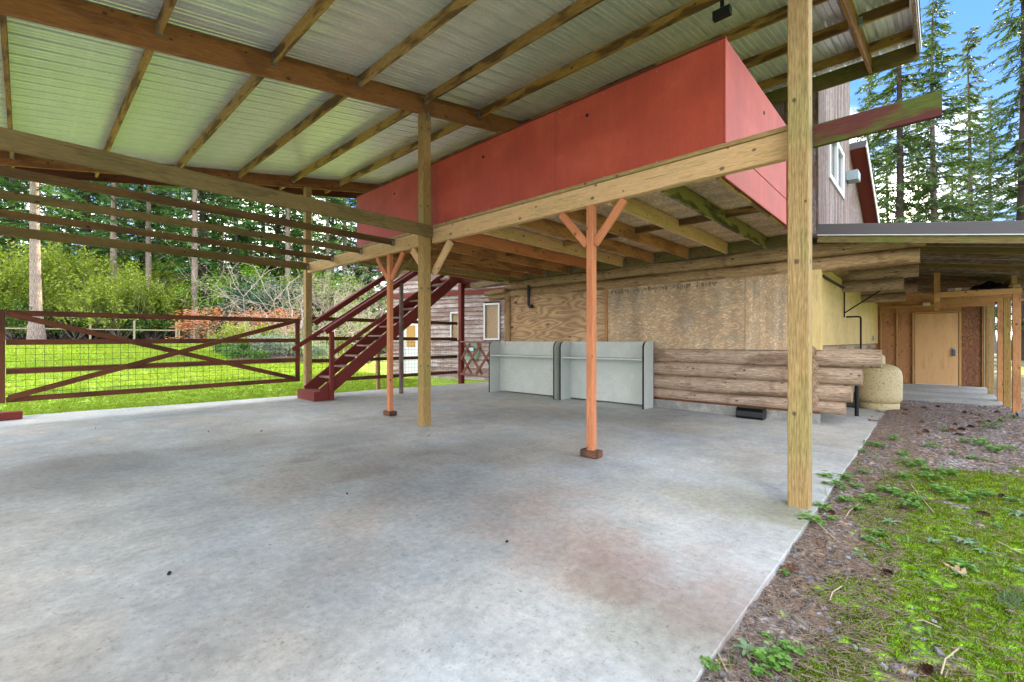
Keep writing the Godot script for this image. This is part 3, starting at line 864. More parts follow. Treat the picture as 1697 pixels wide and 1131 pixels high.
# ---------------------------------------------------------------- deck
func build_deck() -> void:
	var t := thing("deck", "raised wooden deck behind a red panelled guard wall, carried on orange posts", "deck", P(4.7, 6.2, 0))
	put(t, "beam", abox(0.85, 5.57, 4.20, 4.28, 2.75, 2.965), M.fir)
	put(t, "beam", abox(5.73, 10.0, 4.20, 4.28, 2.75, 2.965), M.fir)
	put(t, "cap_board", abox(0.86, 5.575, 4.185, 4.30, 2.967, 3.007), M.treated)
	put(t, "cap_board", abox(5.73, 8.3, 4.185, 4.30, 2.967, 3.007), M.treated)
	var stub := put(t, "beam_end", abox(-0.03, 0.698, 4.17, 4.21, 2.775, 2.945), M.stub)
	stub.set_meta("label", "beam end with red paint weathering to green moss")
	for j in [1.97, 2.57, 3.22, 3.87, 4.51, 5.15, 5.81, 6.45, 7.05]:
		put(t, "joist", board(P(j, 4.285, 2.825), P(j, 8.05, 2.825), 0.185, 0.04), [M.joist, M.fir, M.joist, M.orange][int(j * 10) % 4] if j > 2.2 else M.mossjoist)
		hanger(t, P(j, 8.02, 2.79), false, 0.05, 0.12)
	put(t, "rim_joist", board(P(7.62, 4.285, 2.825), P(7.62, 8.05, 2.825), 0.185, 0.04), M.treated)
	put(t, "rim_joist", board(P(8.0, 4.285, 2.825), P(8.0, 8.05, 2.825), 0.185, 0.04), M.treated2)
	put(t, "rim_joist", board(P(1.44, 4.285, 2.825), P(1.44, 8.05, 2.825), 0.185, 0.04), M.purlin)
	put(t, "ledger", abox(1.42, 8.05, 8.055, 8.095, 2.735, 2.92), M.oldgreen)
	var js := [1.44, 1.97, 2.57, 3.22, 3.87, 4.51, 5.15, 5.81, 6.45, 7.05, 7.62]
	for i in js.size() - 1:
		put(t, "blocking", abox(js[i] + 0.022, js[i + 1] - 0.022, 6.05, 6.09, 2.83, 2.918), M.purlin2)
	for i in 6:
		for q in 2:
			var a0 := 1.42 + i * 1.11
			var b0 := 4.305 + q * 1.92
			put(t, "deck_sheet", panel_down(a0 + 0.002, a0 + 1.106, b0, b0 + 1.916, 2.922), M.osb2)
	# orange support posts
	for p in [[2.72, 4.20], [6.78, 4.22]]:
		var a: float = p[0]; var b: float = p[1]
		put(t, "support_post", abox(a, a + 0.09, b, b + 0.085, 0.075, 2.748, 0.012), M.orange)
		put(t, "post_base", abox(a - 0.055, a + 0.145, b - 0.03, b + 0.115, 0.0, 0.08, 0.014), M.basewood)
		brace(t, a - 0.005, 2.33, a - 0.36, 2.735, b + 0.04, M.orange)
		brace(t, a + 0.095, 2.33, a + 0.45, 2.735, b + 0.04, M.orange)
	brace(t, 5.575, 2.30, 5.17, 2.73, 4.24, M.fir, 0.12)
	brace(t, 5.725, 2.30, 6.13, 2.73, 4.24, M.fir, 0.12)
	put(t, "knee_brace", board(P(6.82, 4.31, 2.33), P(6.82, 4.68, 2.725), 0.085, 0.04, P(1, 0, 0)), M.treated)
	# guard wall
	for s in [[1.402, 3.30], [3.305, 5.745], [5.75, 8.04]]:
		put(t, "guard_panel", abox(s[0], s[1], 4.302, 4.318, 3.012, 4.0, 0.002), M.redpanel)
	put(t, "guard_panel", abox(1.384, 1.400, 4.302, 6.58, 3.065, 4.0, 0.002), M.redside)
	put(t, "rim_panel", abox(1.384, 1.402, 4.302, 6.58, 2.74, 3.055, 0.002), M.redside)
	put(t, "corner_trim", abox(1.37, 1.41, 6.58, 6.64, 2.70, 4.0), M.redwood)
	put(t, "top_trim", abox(1.384, 8.04, 4.298, 4.36, 4.002, 4.02, 0.003), M.redwood)
	for i in 12:
		var a := 1.42 + i * 0.6
		put(t, "guard_stud", abox(a, a + 0.04, 4.32, 4.40, 3.01, 3.99), M.fir)
	var nail := CylinderMesh.new()
	nail.top_radius = 0.006; nail.bottom_radius = 0.006; nail.height = 0.003; nail.radial_segments = 8; nail.rings = 1
	for i in 12:
		for y in [3.05, 3.96]:
			put_at(t, "nail_head", nail, M.galv, P(1.44 + i * 0.6, 4.301, y + rf(-0.01, 0.01)), Basis(Vector3.FORWARD, PI / 2))
	for h in [[2.86, 3.80], [4.55, 3.80], [6.75, 3.78]]:
		put_at(t, "drain_hole", M.disc, M.dark, P(h[0], 4.30, h[1]), Basis(Vector3.FORWARD, PI / 2))
	put_at(t, "drain_hole", M.disc, M.dark, P(1.382, 5.55, 3.78), Basis(Vector3.RIGHT, PI / 2))

func panel_down(a0: float, a1: float, b0: float, b1: float, y: float) -> ArrayMesh:
	return panel(P(a0, b0, y), P(0, b1 - b0, 0), P(a1 - a0, 0, 0), 0.018)

# ---------------------------------------------------------------- log house
func build_house() -> void:
	var t := thing("log_house", "log house with boarded plywood front wall and tall weathered grey upper storey", "house", P(4.6, 10.0, 0))
	put(t, "foundation", abox(1.32, 7.95, 8.30, 8.50, -0.1, 0.16, 0.006), M.footing)
	# the four lower logs of the front wall, each shorter than the one above at the free end
	for l in [[0.26, 0.105, 0.99], [0.485, 0.138, 0.91], [0.745, 0.135, 0.79], [1.005, 0.140, 0.57]]:
		put(t, "log", log_mesh(P(l[2], 8.385, l[0]), P(8.05, 8.385, l[0]), l[1], M.log, M.ends))
	put(t, "sill_board", abox(1.3, 7.9, 8.285, 8.33, 0.155, 0.185), M.brown)
	# side wall logs, crossing at the corner
	for l in [[0.37, 0.12], [0.615, 0.13], [0.875, 0.13], [1.12, 0.10]]:
		put(t, "log", log_mesh(P(1.43, 8.17, l[0]), P(1.43, 17.7, l[0]), l[1], M.log, M.ends))
	# boarding between the logs
	put(t, "strand_board", panel(P(5.0, 8.29, 2.385), P(-2.64, 0, 0), Vector3(0, -1.26, 0), 0.02), M.osb)
	put(t, "strand_board", panel(P(2.355, 8.293, 2.385), P(-0.98, 0, 0), Vector3(0, -1.26, 0), 0.02), M.osb2)
	put(t, "plywood_sheet", panel(P(7.80, 8.295, 2.40), P(-2.73, 0, 0), Vector3(0, -1.28, 0), 0.02), M.ply)
	put(t, "batten", abox(5.005, 5.065, 8.27, 8.31, 1.13, 2.38), M.tanply)
	put(t, "corner_log", log_mesh(P(7.86, 8.28, 1.13), P(7.86, 8.28001, 2.42), 0.085, M.log2, M.ends))
	for l in [[2.44, 0.115, 0.16, 8.55], [2.665, 0.115, 0.10, 7.95]]:
		put(t, "plate_log", log_mesh(P(l[2], 8.36, l[0]), P(l[3], 8.36, l[0]), l[1], M.log2, M.ends))
	put(t, "plate_log", log_mesh(P(7.75, 8.27, 2.80), P(9.15, 8.27, 2.80), 0.13, M.log, M.ends))
	put(t, "plate_log", log_mesh(P(7.9, 8.25, 2.52), P(8.62, 8.25, 2.50), 0.10, M.log2, M.ends, 0.7))
	# side wall boarding
	for i in 8:
		var b0 := 8.42 + i * 1.17
		put(t, "plywood_sheet", panel(P(1.30, b0 + 1.165, 2.46), P(0, -1.165, 0), Vector3(0, -1.26, 0), 0.02) if false else panel(P(1.30, b0, 2.46), P(0, 1.165, 0), Vector3(0, -1.26, 0), 0.02), M.yellow)
	put(t, "plate_log", log_mesh(P(1.30, 8.45, 2.56), P(1.30, 17.7, 2.50), 0.115, M.log2, M.ends))
	# body of the house behind the boarding
	put(t, "inner_wall", abox(1.36, 7.8, 8.46, 17.7, 0.1, 2.7, 0.01), M.siding2)
	put(t, "corner_board", abox(1.275, 1.40, 8.275, 8.42, 1.13, 2.40), M.yellow)
	put(t, "lower_roof", abox(1.28, 8.1, 8.30, 17.7, 2.86, 2.92), M.siding2)
	# upper storey, set back behind the carport roof
	put(t, "upper_wall", abox(1.545, 8.0, 9.52, 13.42, 2.93, 8.2, 0.01), M.siding2)
	var b := 9.46
	while b < 13.42:
		var w := 0.136
		var s := rf(-0.003, 0.003)
		var m: Material = [M.siding, M.siding2][R.randi() % 2]
		if b > 10.36 and b < 12.30:
			put(t, "siding_board", abox(1.50 + s, 1.525 + s, b, b + w, 2.93, 4.37), m)
			put(t, "siding_board", abox(1.50 + s, 1.525 + s, b, b + w, 5.38, 8.2), m)
		else:
			put(t, "siding_board", abox(1.50 + s, 1.525 + s, b, b + w, 2.93, 8.2), m)
		b += 0.147
	var bb := 1.53
	while bb < 7.9:
		put(t, "siding_board", abox(bb, bb + 0.24, 9.47, 9.50, 2.93, 8.2), [M.siding, M.siding2][R.randi() % 2])
		bb += 0.25
	var win := put(t, "window", abox(1.536, 1.540, 10.38, 12.28, 4.37, 5.38, 0.0005), M.winback)
	for r in [[10.42, 10.53, 4.38, 5.37], [12.14, 12.25, 4.38, 5.37], [10.53, 12.14, 4.38, 4.48], [10.53, 12.14, 5.27, 5.37], [11.29, 11.38, 4.48, 5.27]]:
		put(win, "window_frame", abox(1.465, 1.53, r[0], r[1], r[2], r[3]), M.white)
	put(win, "pane", abox(1.512, 1.516, 10.53, 11.29, 4.48, 5.27, 0.0005), M.glass)
	put(win, "pane", abox(1.512, 1.516, 11.38, 12.14, 4.48, 5.27, 0.0005), M.glass)
	put(t, "upper_roof", abox(1.1, 8.4, 9.3, 13.7, 8.2, 8.35), M.fascia)
	# lower wing with its sloping roof and red soffit
	var mb := MB.new()
	add_board(mb, P(4.7, 13.5, 5.92), P(4.7, 20.6, 3.2), 0.06, 7.0, Vector3.UP, 0.01)
	put(t, "wing_roof", mb.mesh(), M.fascia)
	put(t, "soffit", board(P(1.355, 13.47, 5.83), P(1.355, 20.6, 3.11), 0.03, 0.31), M.redwood)
	put(t, "rake_board", board(P(1.19, 13.43, 5.88), P(1.19, 20.6, 3.15), 0.19, 0.022), M.white)
	put(t, "verge_board", board(P(1.19, 13.44, 5.90), P(1.56, 13.44, 5.90), 0.16, 0.03), M.fascia)
	var wg := MB.new()
	wg.tri(P(1.51, 13.42, 3.0), P(1.51, 13.42, 5.85), P(1.51, 20.4, 3.0), P(-1, 0, 0), Vector2(0, 0), Vector2(0, 1), Vector2(3, 0))
	put(t, "gable_wall", wg.mesh(), M.siding2)
	put(t, "vent_hood", abox(1.27, 1.495, 12.75, 13.1, 4.92, 5.13, 0.02), M.galv)
	# things fixed to the house
	var br := thing("wall_bracket", "black iron swing bracket fixed to the yellow plywood wall", "bracket", P(1.27, 8.6, 2.1))
	put(br, "arm", tube([P(1.27, 8.35, 2.27), P(1.27, 10.6, 2.27)], 0.02), M.iron)
	put(br, "arm", tube([P(1.27, 10.6, 2.26), P(0.62, 10.6, 2.26)], 0.012), M.iron)
	put(br, "arm", tube([P(1.27, 10.6, 2.27), P(1.27, 10.6, 1.72)], 0.012), M.iron)
	put(br, "arm", tube([P(0.64, 10.6, 2.26), P(1.27, 10.6, 1.80)], 0.012), M.iron)
	var pipe := thing("gas_pipe", "thin dark pipe rising from the tank along the yellow wall", "pipe", P(1.2, 10.9, 0.95))
	put(pipe, "riser", tube([P(1.05, 10.9, 0.95), P(1.05, 10.9, 1.70), P(1.06, 10.88, 1.73), P(1.10, 10.86, 1.735), P(1.27, 10.85, 1.735)], 0.016), M.iron)
	var ob := put(self, "outlet_box", abox(1.26, 1.298, 16.2, 16.32, 1.28, 1.42, 0.005), M.galv)
	tag(ob, "grey electrical outlet box on the yellow plywood wall", "outlet box")
	var dp := thing("drain_pipe", "short black drain pipe with elbow on the boarded front wall", "pipe", P(7.1, 8.2, 2.1))
	put(dp, "pipe", tube([P(7.12, 8.215, 2.60), P(7.12, 8.215, 2.16), P(7.11, 8.212, 2.12), P(7.08, 8.21, 2.095), P(7.02, 8.205, 2.09)], 0.035, 14), M.black)
	put(dp, "elbow_collar", tube([P(7.06, 8.208, 2.092), P(7.00, 8.203, 2.092)], 0.044, 14), M.black)

# ---------------------------------------------------------------- lean-to shed
func lean_y(a: float) -> float: return 2.93 + 0.155 * (a - 1.3)
func build_lean_to() -> void:
	var t := thing("lean_to_shed", "open lean-to shed with log rafters, leaning posts and a plywood end wall", "shed", P(0.0, 12.5, 0))
	# roof
	for i in 14:
		var b0 := 7.98 + i * 0.70
		put(t, "roof_board", board(P(1.27, b0 + 0.35, lean_y(1.27) + 0.02), P(-1.75, b0 + 0.35, lean_y(-1.75) + 0.02), 0.024, 0.694), M.siding2)
	put(t, "roof_cover", board(P(1.27, 12.88, lean_y(1.27) + 0.05), P(-1.8, 12.88, lean_y(-1.8) + 0.05), 0.02, 9.9), M.fascia)
	put(t, "fascia", board(P(1.27, 7.93, lean_y(1.27) - 0.02), P(-1.8, 7.93, lean_y(-1.8) - 0.02), 0.15, 0.03), M.fascia)
	put(t, "drip_edge", board(P(1.27, 7.915, lean_y(1.27) - 0.106), P(-1.8, 7.915, lean_y(-1.8) - 0.106), 0.014, 0.03), M.white)
	put(t, "fascia", board(P(1.27, 7.94, lean_y(1.27) - 0.165), P(-1.8, 7.94, lean_y(-1.8) - 0.165), 0.09, 0.03), M.oldgreen)
	for i in 15:
		var b := 8.62 + i * 0.62
		put(t, "rafter", board(P(1.20, b, lean_y(1.20) - 0.075), P(-1.7, b, lean_y(-1.7) - 0.075), 0.14, 0.04), [M.siding2, M.slat2, M.siding2][i % 3])
	# corbelled wall logs that carry the roof
	for l in [[10.6, 2.52, 0.13, 0.22], [10.6, 2.30, 0.11, 0.42], [13.6, 2.48, 0.12, 0.30], [13.6, 2.28, 0.10, 0.5]]:
		put(t, "corbel_log", log_mesh(P(1.5, l[0], l[1]), P(l[3], l[0], l[1]), l[2], M.log, M.ends))
	# posts and cross beams
	var k := 0
	for p in [[11.95, -1.04], [12.9, -1.0], [13.95, -0.99], [15.6, -0.95]]:
		var b: float = p[0]; var a: float = p[1]
		put(t, "post", abox(a - 0.05, a + 0.05, b - 0.05, b + 0.05, -0.05, 2.10), [M.tanply, M.treated2, M.tanply, M.treated][k])
		put(t, "cross_beam", board(P(0.02, b - 0.05, 2.15), P(a - 0.06, b - 0.05, 2.15), 0.10, 0.05), [M.tan, M.tanply][k % 2])
		put(t, "hanging_post", abox(-0.06, 0.03, b - 0.005, b + 0.04, 2.03, lean_y(0) - 0.15), M.tan)
		put(t, "short_post", abox(a - 0.045, a + 0.045, b - 0.04, b + 0.04, 2.205, lean_y(a) - 0.30), M.treated)
		k += 1
	put(t, "plate_beam", board(P(-1.0, 11.8, lean_y(-1.0) - 0.225), P(-1.0, 17.8, lean_y(-1.0) - 0.225), 0.14, 0.06), M.treated)
	var tarp := MB.new()
	var nz := FastNoiseLite.new()
	nz.seed = 44; nz.frequency = 2.2
	var ids := []
	for i in 17:
		var row := []
		for j in 17:
			var a := -0.42 - 0.62 * i / 16.0; var b := 12.0 + 1.2 * j / 16.0
			var edge := sin(PI * i / 16.0) * sin(PI * j / 16.0)
			row.append(tarp.add(P(a, b, 2.22 + 0.16 * edge * (1.0 + nz.get_noise_2d(a * 2, b * 2)) + 0.02 * nz.get_noise_2d(a * 5, b * 5)), P(nz.get_noise_2d(a * 3, b * 3), nz.get_noise_2d(b * 3, a * 3), 1.0).normalized(), Vector2.ZERO))
		ids.append(row)
	for i in 16:
		for j in 16:
			tarp.itri(ids[i][j], ids[i + 1][j], ids[i + 1][j + 1], Vector3.UP); tarp.itri(ids[i][j], ids[i + 1][j + 1], ids[i][j + 1], Vector3.UP)
	tag(put(self, "tarp", tarp.mesh(), M.black), "crumpled black tarp stored on the lean-to cross beams", "tarp")
	for i in 3:
		var plank := put(self, "plank", board(P(-0.2 - 0.1 * i, 11.7, 2.225), P(-0.25 - 0.1 * i, 14.4, 2.225), 0.04, 0.09), [M.siding, M.fencewood, M.siding2][i])
		tag(plank, "old plank lying across the lean-to cross beams", "plank", "planks stored in the lean-to")
	# end wall with door
	var w := 17.86
	for s in [[1.40, 0.88], [0.84, 0.50], [-0.52, -0.92]]:
		put(t, "wall_panel", panel(P(s[0], w + 0.06, 2.24), P(s[1] - s[0], 0, 0), Vector3(0, -2.22, 0), 0.02), M.tanply if s[0] > 0 else M.darkply)
	put(t, "wall_panel", panel(P(0.50, w + 0.06, 2.24), P(-1.02, 0, 0), Vector3(0, -0.12, 0), 0.02), M.tanply)
	for a in [1.24, 0.86, -0.94]:
		put(t, "stud", abox(a - 0.02, a + 0.02, w, w + 0.055, 0.0, 2.24), M.tan)
	put(t, "header", abox(-1.1, 1.28, w - 0.02, w + 0.06, 2.245, 2.33), M.tan)
	put(t, "gable_board", abox(-1.75, 1.40, w + 0.02, w + 0.05, 2.335, 3.1), M.tanply)
	put(t, "door_frame", abox(0.46, 0.51, w - 0.02, w + 0.05, 0.0, 2.10), M.tan)
	put(t, "door_frame", abox(-0.52, -0.47, w - 0.02, w + 0.05, 0.0, 2.10), M.tan)
	put(t, "door_frame", abox(-0.47, 0.46, w - 0.02, w + 0.05, 2.07, 2.12), M.tan)
	var door := put(t, "door", abox(-0.46, 0.45, w, w + 0.04, 0.03, 2.06), M.doorskin)
	put(door, "lock_box", abox(-0.40, -0.33, w - 0.06, w - 0.002, 0.85, 1.03, 0.01), M.lock)
	put(door, "handle", tube([P(-0.365, w, 1.06), P(-0.365, w - 0.05, 1.06)], 0.03, 12), M.galv)
	for y in [0.3, 1.8]: put(door, "hinge", abox(0.44, 0.465, w - 0.012, w - 0.001, y, y + 0.1, 0.001), M.galv)
	put(t, "wall_backing", abox(-1.12, 1.42, w + 0.09, w + 0.11, 0.0, 3.1), M.darkply)
	put(t, "threshold", abox(-0.45, 0.45, w - 0.03, w + 0.03, 0.016, 0.028, 0.002), M.white)
	put(t, "end_post", abox(-1.10, -1.0, w - 0.05, w + 0.05, 0.0, 2.24), M.tanply)
	put(t, "corner_strip", abox(-0.985, -0.955, w - 0.03, w, 0.0, 2.24), M.fencewood)
	var jb := put(self, "junction_box", abox(0.12, 0.28, w - 0.07, w - 0.022, 2.30, 2.38, 0.006), M.white)
	tag(jb, "white junction box above the plywood shed door", "junction box")
	var st := put(self, "step_block", abox(-1.5, -1.0, 11.25, 11.6, -0.06, 0.06, 0.01), M.stone)
	tag(st, "grey concrete block lying at the foot of the shed posts", "block")

# ---------------------------------------------------------------- stairs, gate, fences
func build_stairs() -> void:
	var t := thing("staircase", "dark red wooden staircase with open treads climbing to the deck", "staircase", P(9.95, 4.2, 0))
	var sl := 0.765
	for a in [9.56, 10.36]:
		put(t, "stringer", board(P(a, 4.34, 0.15), P(a, 8.08, 0.15 + 3.74 * sl), 0.25, 0.045), M.redwood)
	put(t, "bottom_step", abox(9.535, 10.385, 4.14, 4.50, 0.0, 0.20, 0.006), M.redwood)
	for k in range(1, 12):
		var y := 0.20 + 0.235 * k
		var b := 4.30 + 0.305 * k
		put(t, "tread", abox(9.585, 10.335, b, b + 0.27, y, y + 0.04), M.tread)
	put(t, "newel_post", abox(9.47, 9.555 - 0.02, 4.46, 4.55, 0.0, 1.47, 0.006), M.redwood)
	put(t, "rail_post", abox(9.47, 9.535, 6.20, 6.29, 0.0, 2.68, 0.006), M.siding2)
	put(t, "rail_post", abox(10.39, 10.46, 6.5, 6.59, 0.0, 2.95, 0.006), M.redwood)
	put(t, "rail_post", abox(9.47, 9.535, 7.75, 7.84, 2.75, 3.95, 0.006), M.redwood)
	# handrails: a flat cap on an upright board, and a lower rail
	for r in [[9.50, 4.33, 1.49, 7.75, 3.74], [10.43, 4.50, 1.70, 7.4, 3.70]]:
		put(t, "handrail", board(P(r[0], r[1], r[2]), P(r[0], r[3], r[4]), 0.04, 0.14), M.redwood)
		put(t, "handrail_board", board(P(r[0], r[1] + 0.05, r[2] - 0.04), P(r[0], r[3], r[4] - 0.07), 0.09, 0.035), M.redwood)
	put(t, "lower_rail", board(P(9.56, 4.52, 0.98), P(9.56, 7.7, 3.10), 0.09, 0.035), M.redwood)
	put(t, "lower_rail", board(P(10.41, 4.05, 1.08), P(10.41, 7.4, 3.30), 0.09, 0.035), M.redwood)
	# landing at the head of the stairs
	for i in 7:
		put(t, "landing_board", abox(8.05, 10.45, 8.1 + i * 0.145, 8.236 + i * 0.145, 3.0, 3.035), M.tread)
	put(t, "landing_joist", abox(8.1, 10.45, 8.1, 8.14, 2.85, 2.995), M.redwood)
	put(t, "landing_joist", abox(8.1, 10.45, 9.06, 9.1, 2.85, 2.995), M.redwood)
	put(t, "landing_post", abox(10.40, 10.54, 8.92, 9.06, -0.03, 2.995, 0.006), M.redwood)

func wire_mesh(p0: Vector3, p1: Vector3, y0a: float, y1a: float, y0b: float, y1b: float, nx: int, ny: int, parent: Node3D) -> void:
	var mb := MB.new()
	for i in range(1, nx):
		var q := p0.lerp(p1, float(i) / nx)
		add_tube(mb, [Vector3(q.x, lerpf(y0a, y0b, float(i) / nx), q.z), Vector3(q.x, lerpf(y1a, y1b, float(i) / nx), q.z)], [0.0028, 0.0028], 4, false)
	for j in range(1, ny):
		var s := float(j) / ny
		add_tube(mb, [Vector3(p0.x, lerpf(y0a, y1a, s), p0.z), Vector3(p1.x, lerpf(y0b, y1b, s), p1.z)], [0.0028, 0.0028], 4, false)
	put(parent, "wire_mesh", mb.mesh(), M.wire)

func build_gate() -> void:
	var A := P(10.34, -0.30, 0)
	var B := P(10.50, 4.24, 0)
	var t := thing("farm_gate", "wide brown wooden gate with crossed braces and wire mesh", "gate", B)
	var y0 := [0.33, 0.36]; var y1 := [1.745, 1.775]
	var out := Vector3(0, 0, 1)
	var at := func(s: float, y: float, off := 0.0) -> Vector3: return A.lerp(B, s) + Vector3.UP * y + out * off
	put(t, "stile", board(at.call(0.012, 0.33), at.call(0.012, 1.745), 0.09, 0.05, Vector3.RIGHT), M.brown)
	put(t, "stile", board(at.call(0.988, 0.36), at.call(0.988, 1.775), 0.09, 0.05, Vector3.RIGHT), M.brown)
	for r in [[1.70, 1.73, 0.085], [1.25, 1.285, 0.085], [0.81, 0.845, 0.085], [0.375, 0.405, 0.085]]:
		put(t, "rail", board(at.call(0.024, r[0]), at.call(0.976, r[1]), r[2], 0.04), M.brown)
	put(t, "brace", board(at.call(0.03, 1.68, 0.045), at.call(0.97, 0.44, 0.045), 0.085, 0.035), M.brown)
	put(t, "brace", board(at.call(0.03, 0.41, 0.083), at.call(0.97, 1.71, 0.083), 0.085, 0.035), M.brown)
	wire_mesh(at.call(0.024, 0, -0.03), at.call(0.976, 0, -0.03), 0.37, 1.25, 0.40, 1.28, 42, 9, t)
	put(t, "latch_ring", tube([at.call(0.06, 1.76), at.call(0.065, 1.80), at.call(0.075, 1.81), at.call(0.085, 1.795), at.call(0.08, 1.76)], 0.008, 6), M.iron)
	var blk := put(self, "timber_block", abox(10.86, 11.02, -0.6, -0.02, 0.0, 0.13, 0.012), M.redwood)
	tag(blk, "short red timber block lying on the concrete under the gate", "timber block")

func build_fences() -> void:
	var t := thing("mesh_fence", "brown rail fence with wire mesh behind the red staircase", "fence", P(10.77, 6.5, 0))
	for b in [6.33, 7.67]:
		put(t, "post", abox(10.74, 10.83, b, b + 0.09, -0.06, 1.85), M.brown if b > 7 else M.treated)
	for y in [1.80, 1.33, 0.80, 0.33]:
		put(t, "rail", board(P(10.73, 4.5, y), P(10.60, 8.93, y), 0.09, 0.035), M.brown)
	wire_mesh(P(10.84, 4.5, 0), P(10.70, 8.9, 0), 0.33, 1.33, 0.33, 1.33, 44, 10, t)
	# small crossed-lath gate between the red post and the house corner
	var g := thing("lattice_gate", "small crossed-lath wooden gate beside the grey carrels", "gate", P(10.3, 8.93, 0))
	put(g, "rail", board(P(10.44, 8.93, 1.25), P(8.3, 8.93, 1.20), 0.05, 0.05), M.tread)
	put(g, "rail", board(P(10.44, 8.93, 0.28), P(8.3, 8.93, 0.24), 0.05, 0.05), M.tread)
	for q in [[10.38, 0.72, 9.98, 1.20], [10.30, 0.31, 9.52, 1.20], [9.72, 0.31, 8.94, 1.20], [9.14, 0.31, 8.40, 1.18]]:
		put(g, "lath", board(P(q[0], 8.90, q[1]), P(q[2], 8.90, q[3]), 0.085, 0.02), M.lath)
	for q in [[10.38, 0.80, 9.98, 0.31], [10.30, 1.20, 9.52, 0.31], [9.72, 1.20, 8.94, 0.31], [9.14, 1.20, 8.40, 0.31]]:
		put(g, "lath", board(P(q[0], 8.955, q[1]), P(q[2], 8.955, q[3]), 0.085, 0.02), M.lath)
	# pale post-and-rail fence at the edge of the wood
	var pf := thing("rail_fence", "pale wooden post and rail fence at the edge of the wood", "fence", P(AB(149, 28).x, AB(149, 28).y, gy(AB(149, 28).x, AB(149, 28).y)))
	var pts := []
	for q in [[-150, 23.5], [-40, 25.0], [57, 26.5], [149, 28.0], [222, 29.5], [292, 31.0]]:
		var ab := AB(q[0], q[1])
		var g0 := gy(ab.x, ab.y)
		pts.append(P(ab.x, ab.y, g0))
		put(pf, "post", board(P(ab.x, ab.y, g0 - 0.1), P(ab.x, ab.y, g0 + 1.25), 0.10, 0.10, Vector3.RIGHT), M.fencewood)
	for i in pts.size() - 1:
		for y in [0.64]:
			put(pf, "rail", board(pts[i] + Vector3.UP * y, pts[i + 1] + Vector3.UP * y, 0.07, 0.035), M.fencewood)
	# wire gate in it
	var wg := thing("wire_gate", "wire mesh garden gate between pale posts at the edge of the wood", "gate", pts[5])
	var q0: Vector3 = pts[5] + Vector3(0.15, 0, 0)
	var ab2 := AB(345, 32.0)
	var q1 := P(ab2.x, ab2.y, gy(ab2.x, ab2.y))
	for q in [q0, q1, q0.lerp(q1, 0.5)]: put(wg, "post", board(q, q + Vector3.UP * 1.35, 0.08, 0.08, Vector3.RIGHT), M.fencewood)
	wire_mesh(q0, q1, q0.y + 0.05, q0.y + 1.25, q1.y + 0.05, q1.y + 1.25, 20, 10, wg)
	# plain continuation to the right of the wire gate
	var pf2 := thing("rail_fence", "pale rail fence running on from the wire gate behind the flower bed", "fence", q1)
	var last := q1
	for q in [[425, 31.0], [480, 30.0], [545, 29.0], [610, 28.0]]:
		var ab := AB(q[0], q[1])
		var c := P(ab.x, ab.y, gy(ab.x, ab.y))
		put(pf2, "post", board(c, c + Vector3.UP * 1.2, 0.10, 0.10, Vector3.RIGHT), M.fencewood)
		for y in [0.64]: put(pf2, "rail", board(last + Vector3.UP * y, c + Vector3.UP * y, 0.09, 0.04), M.fencewood)
		last = c

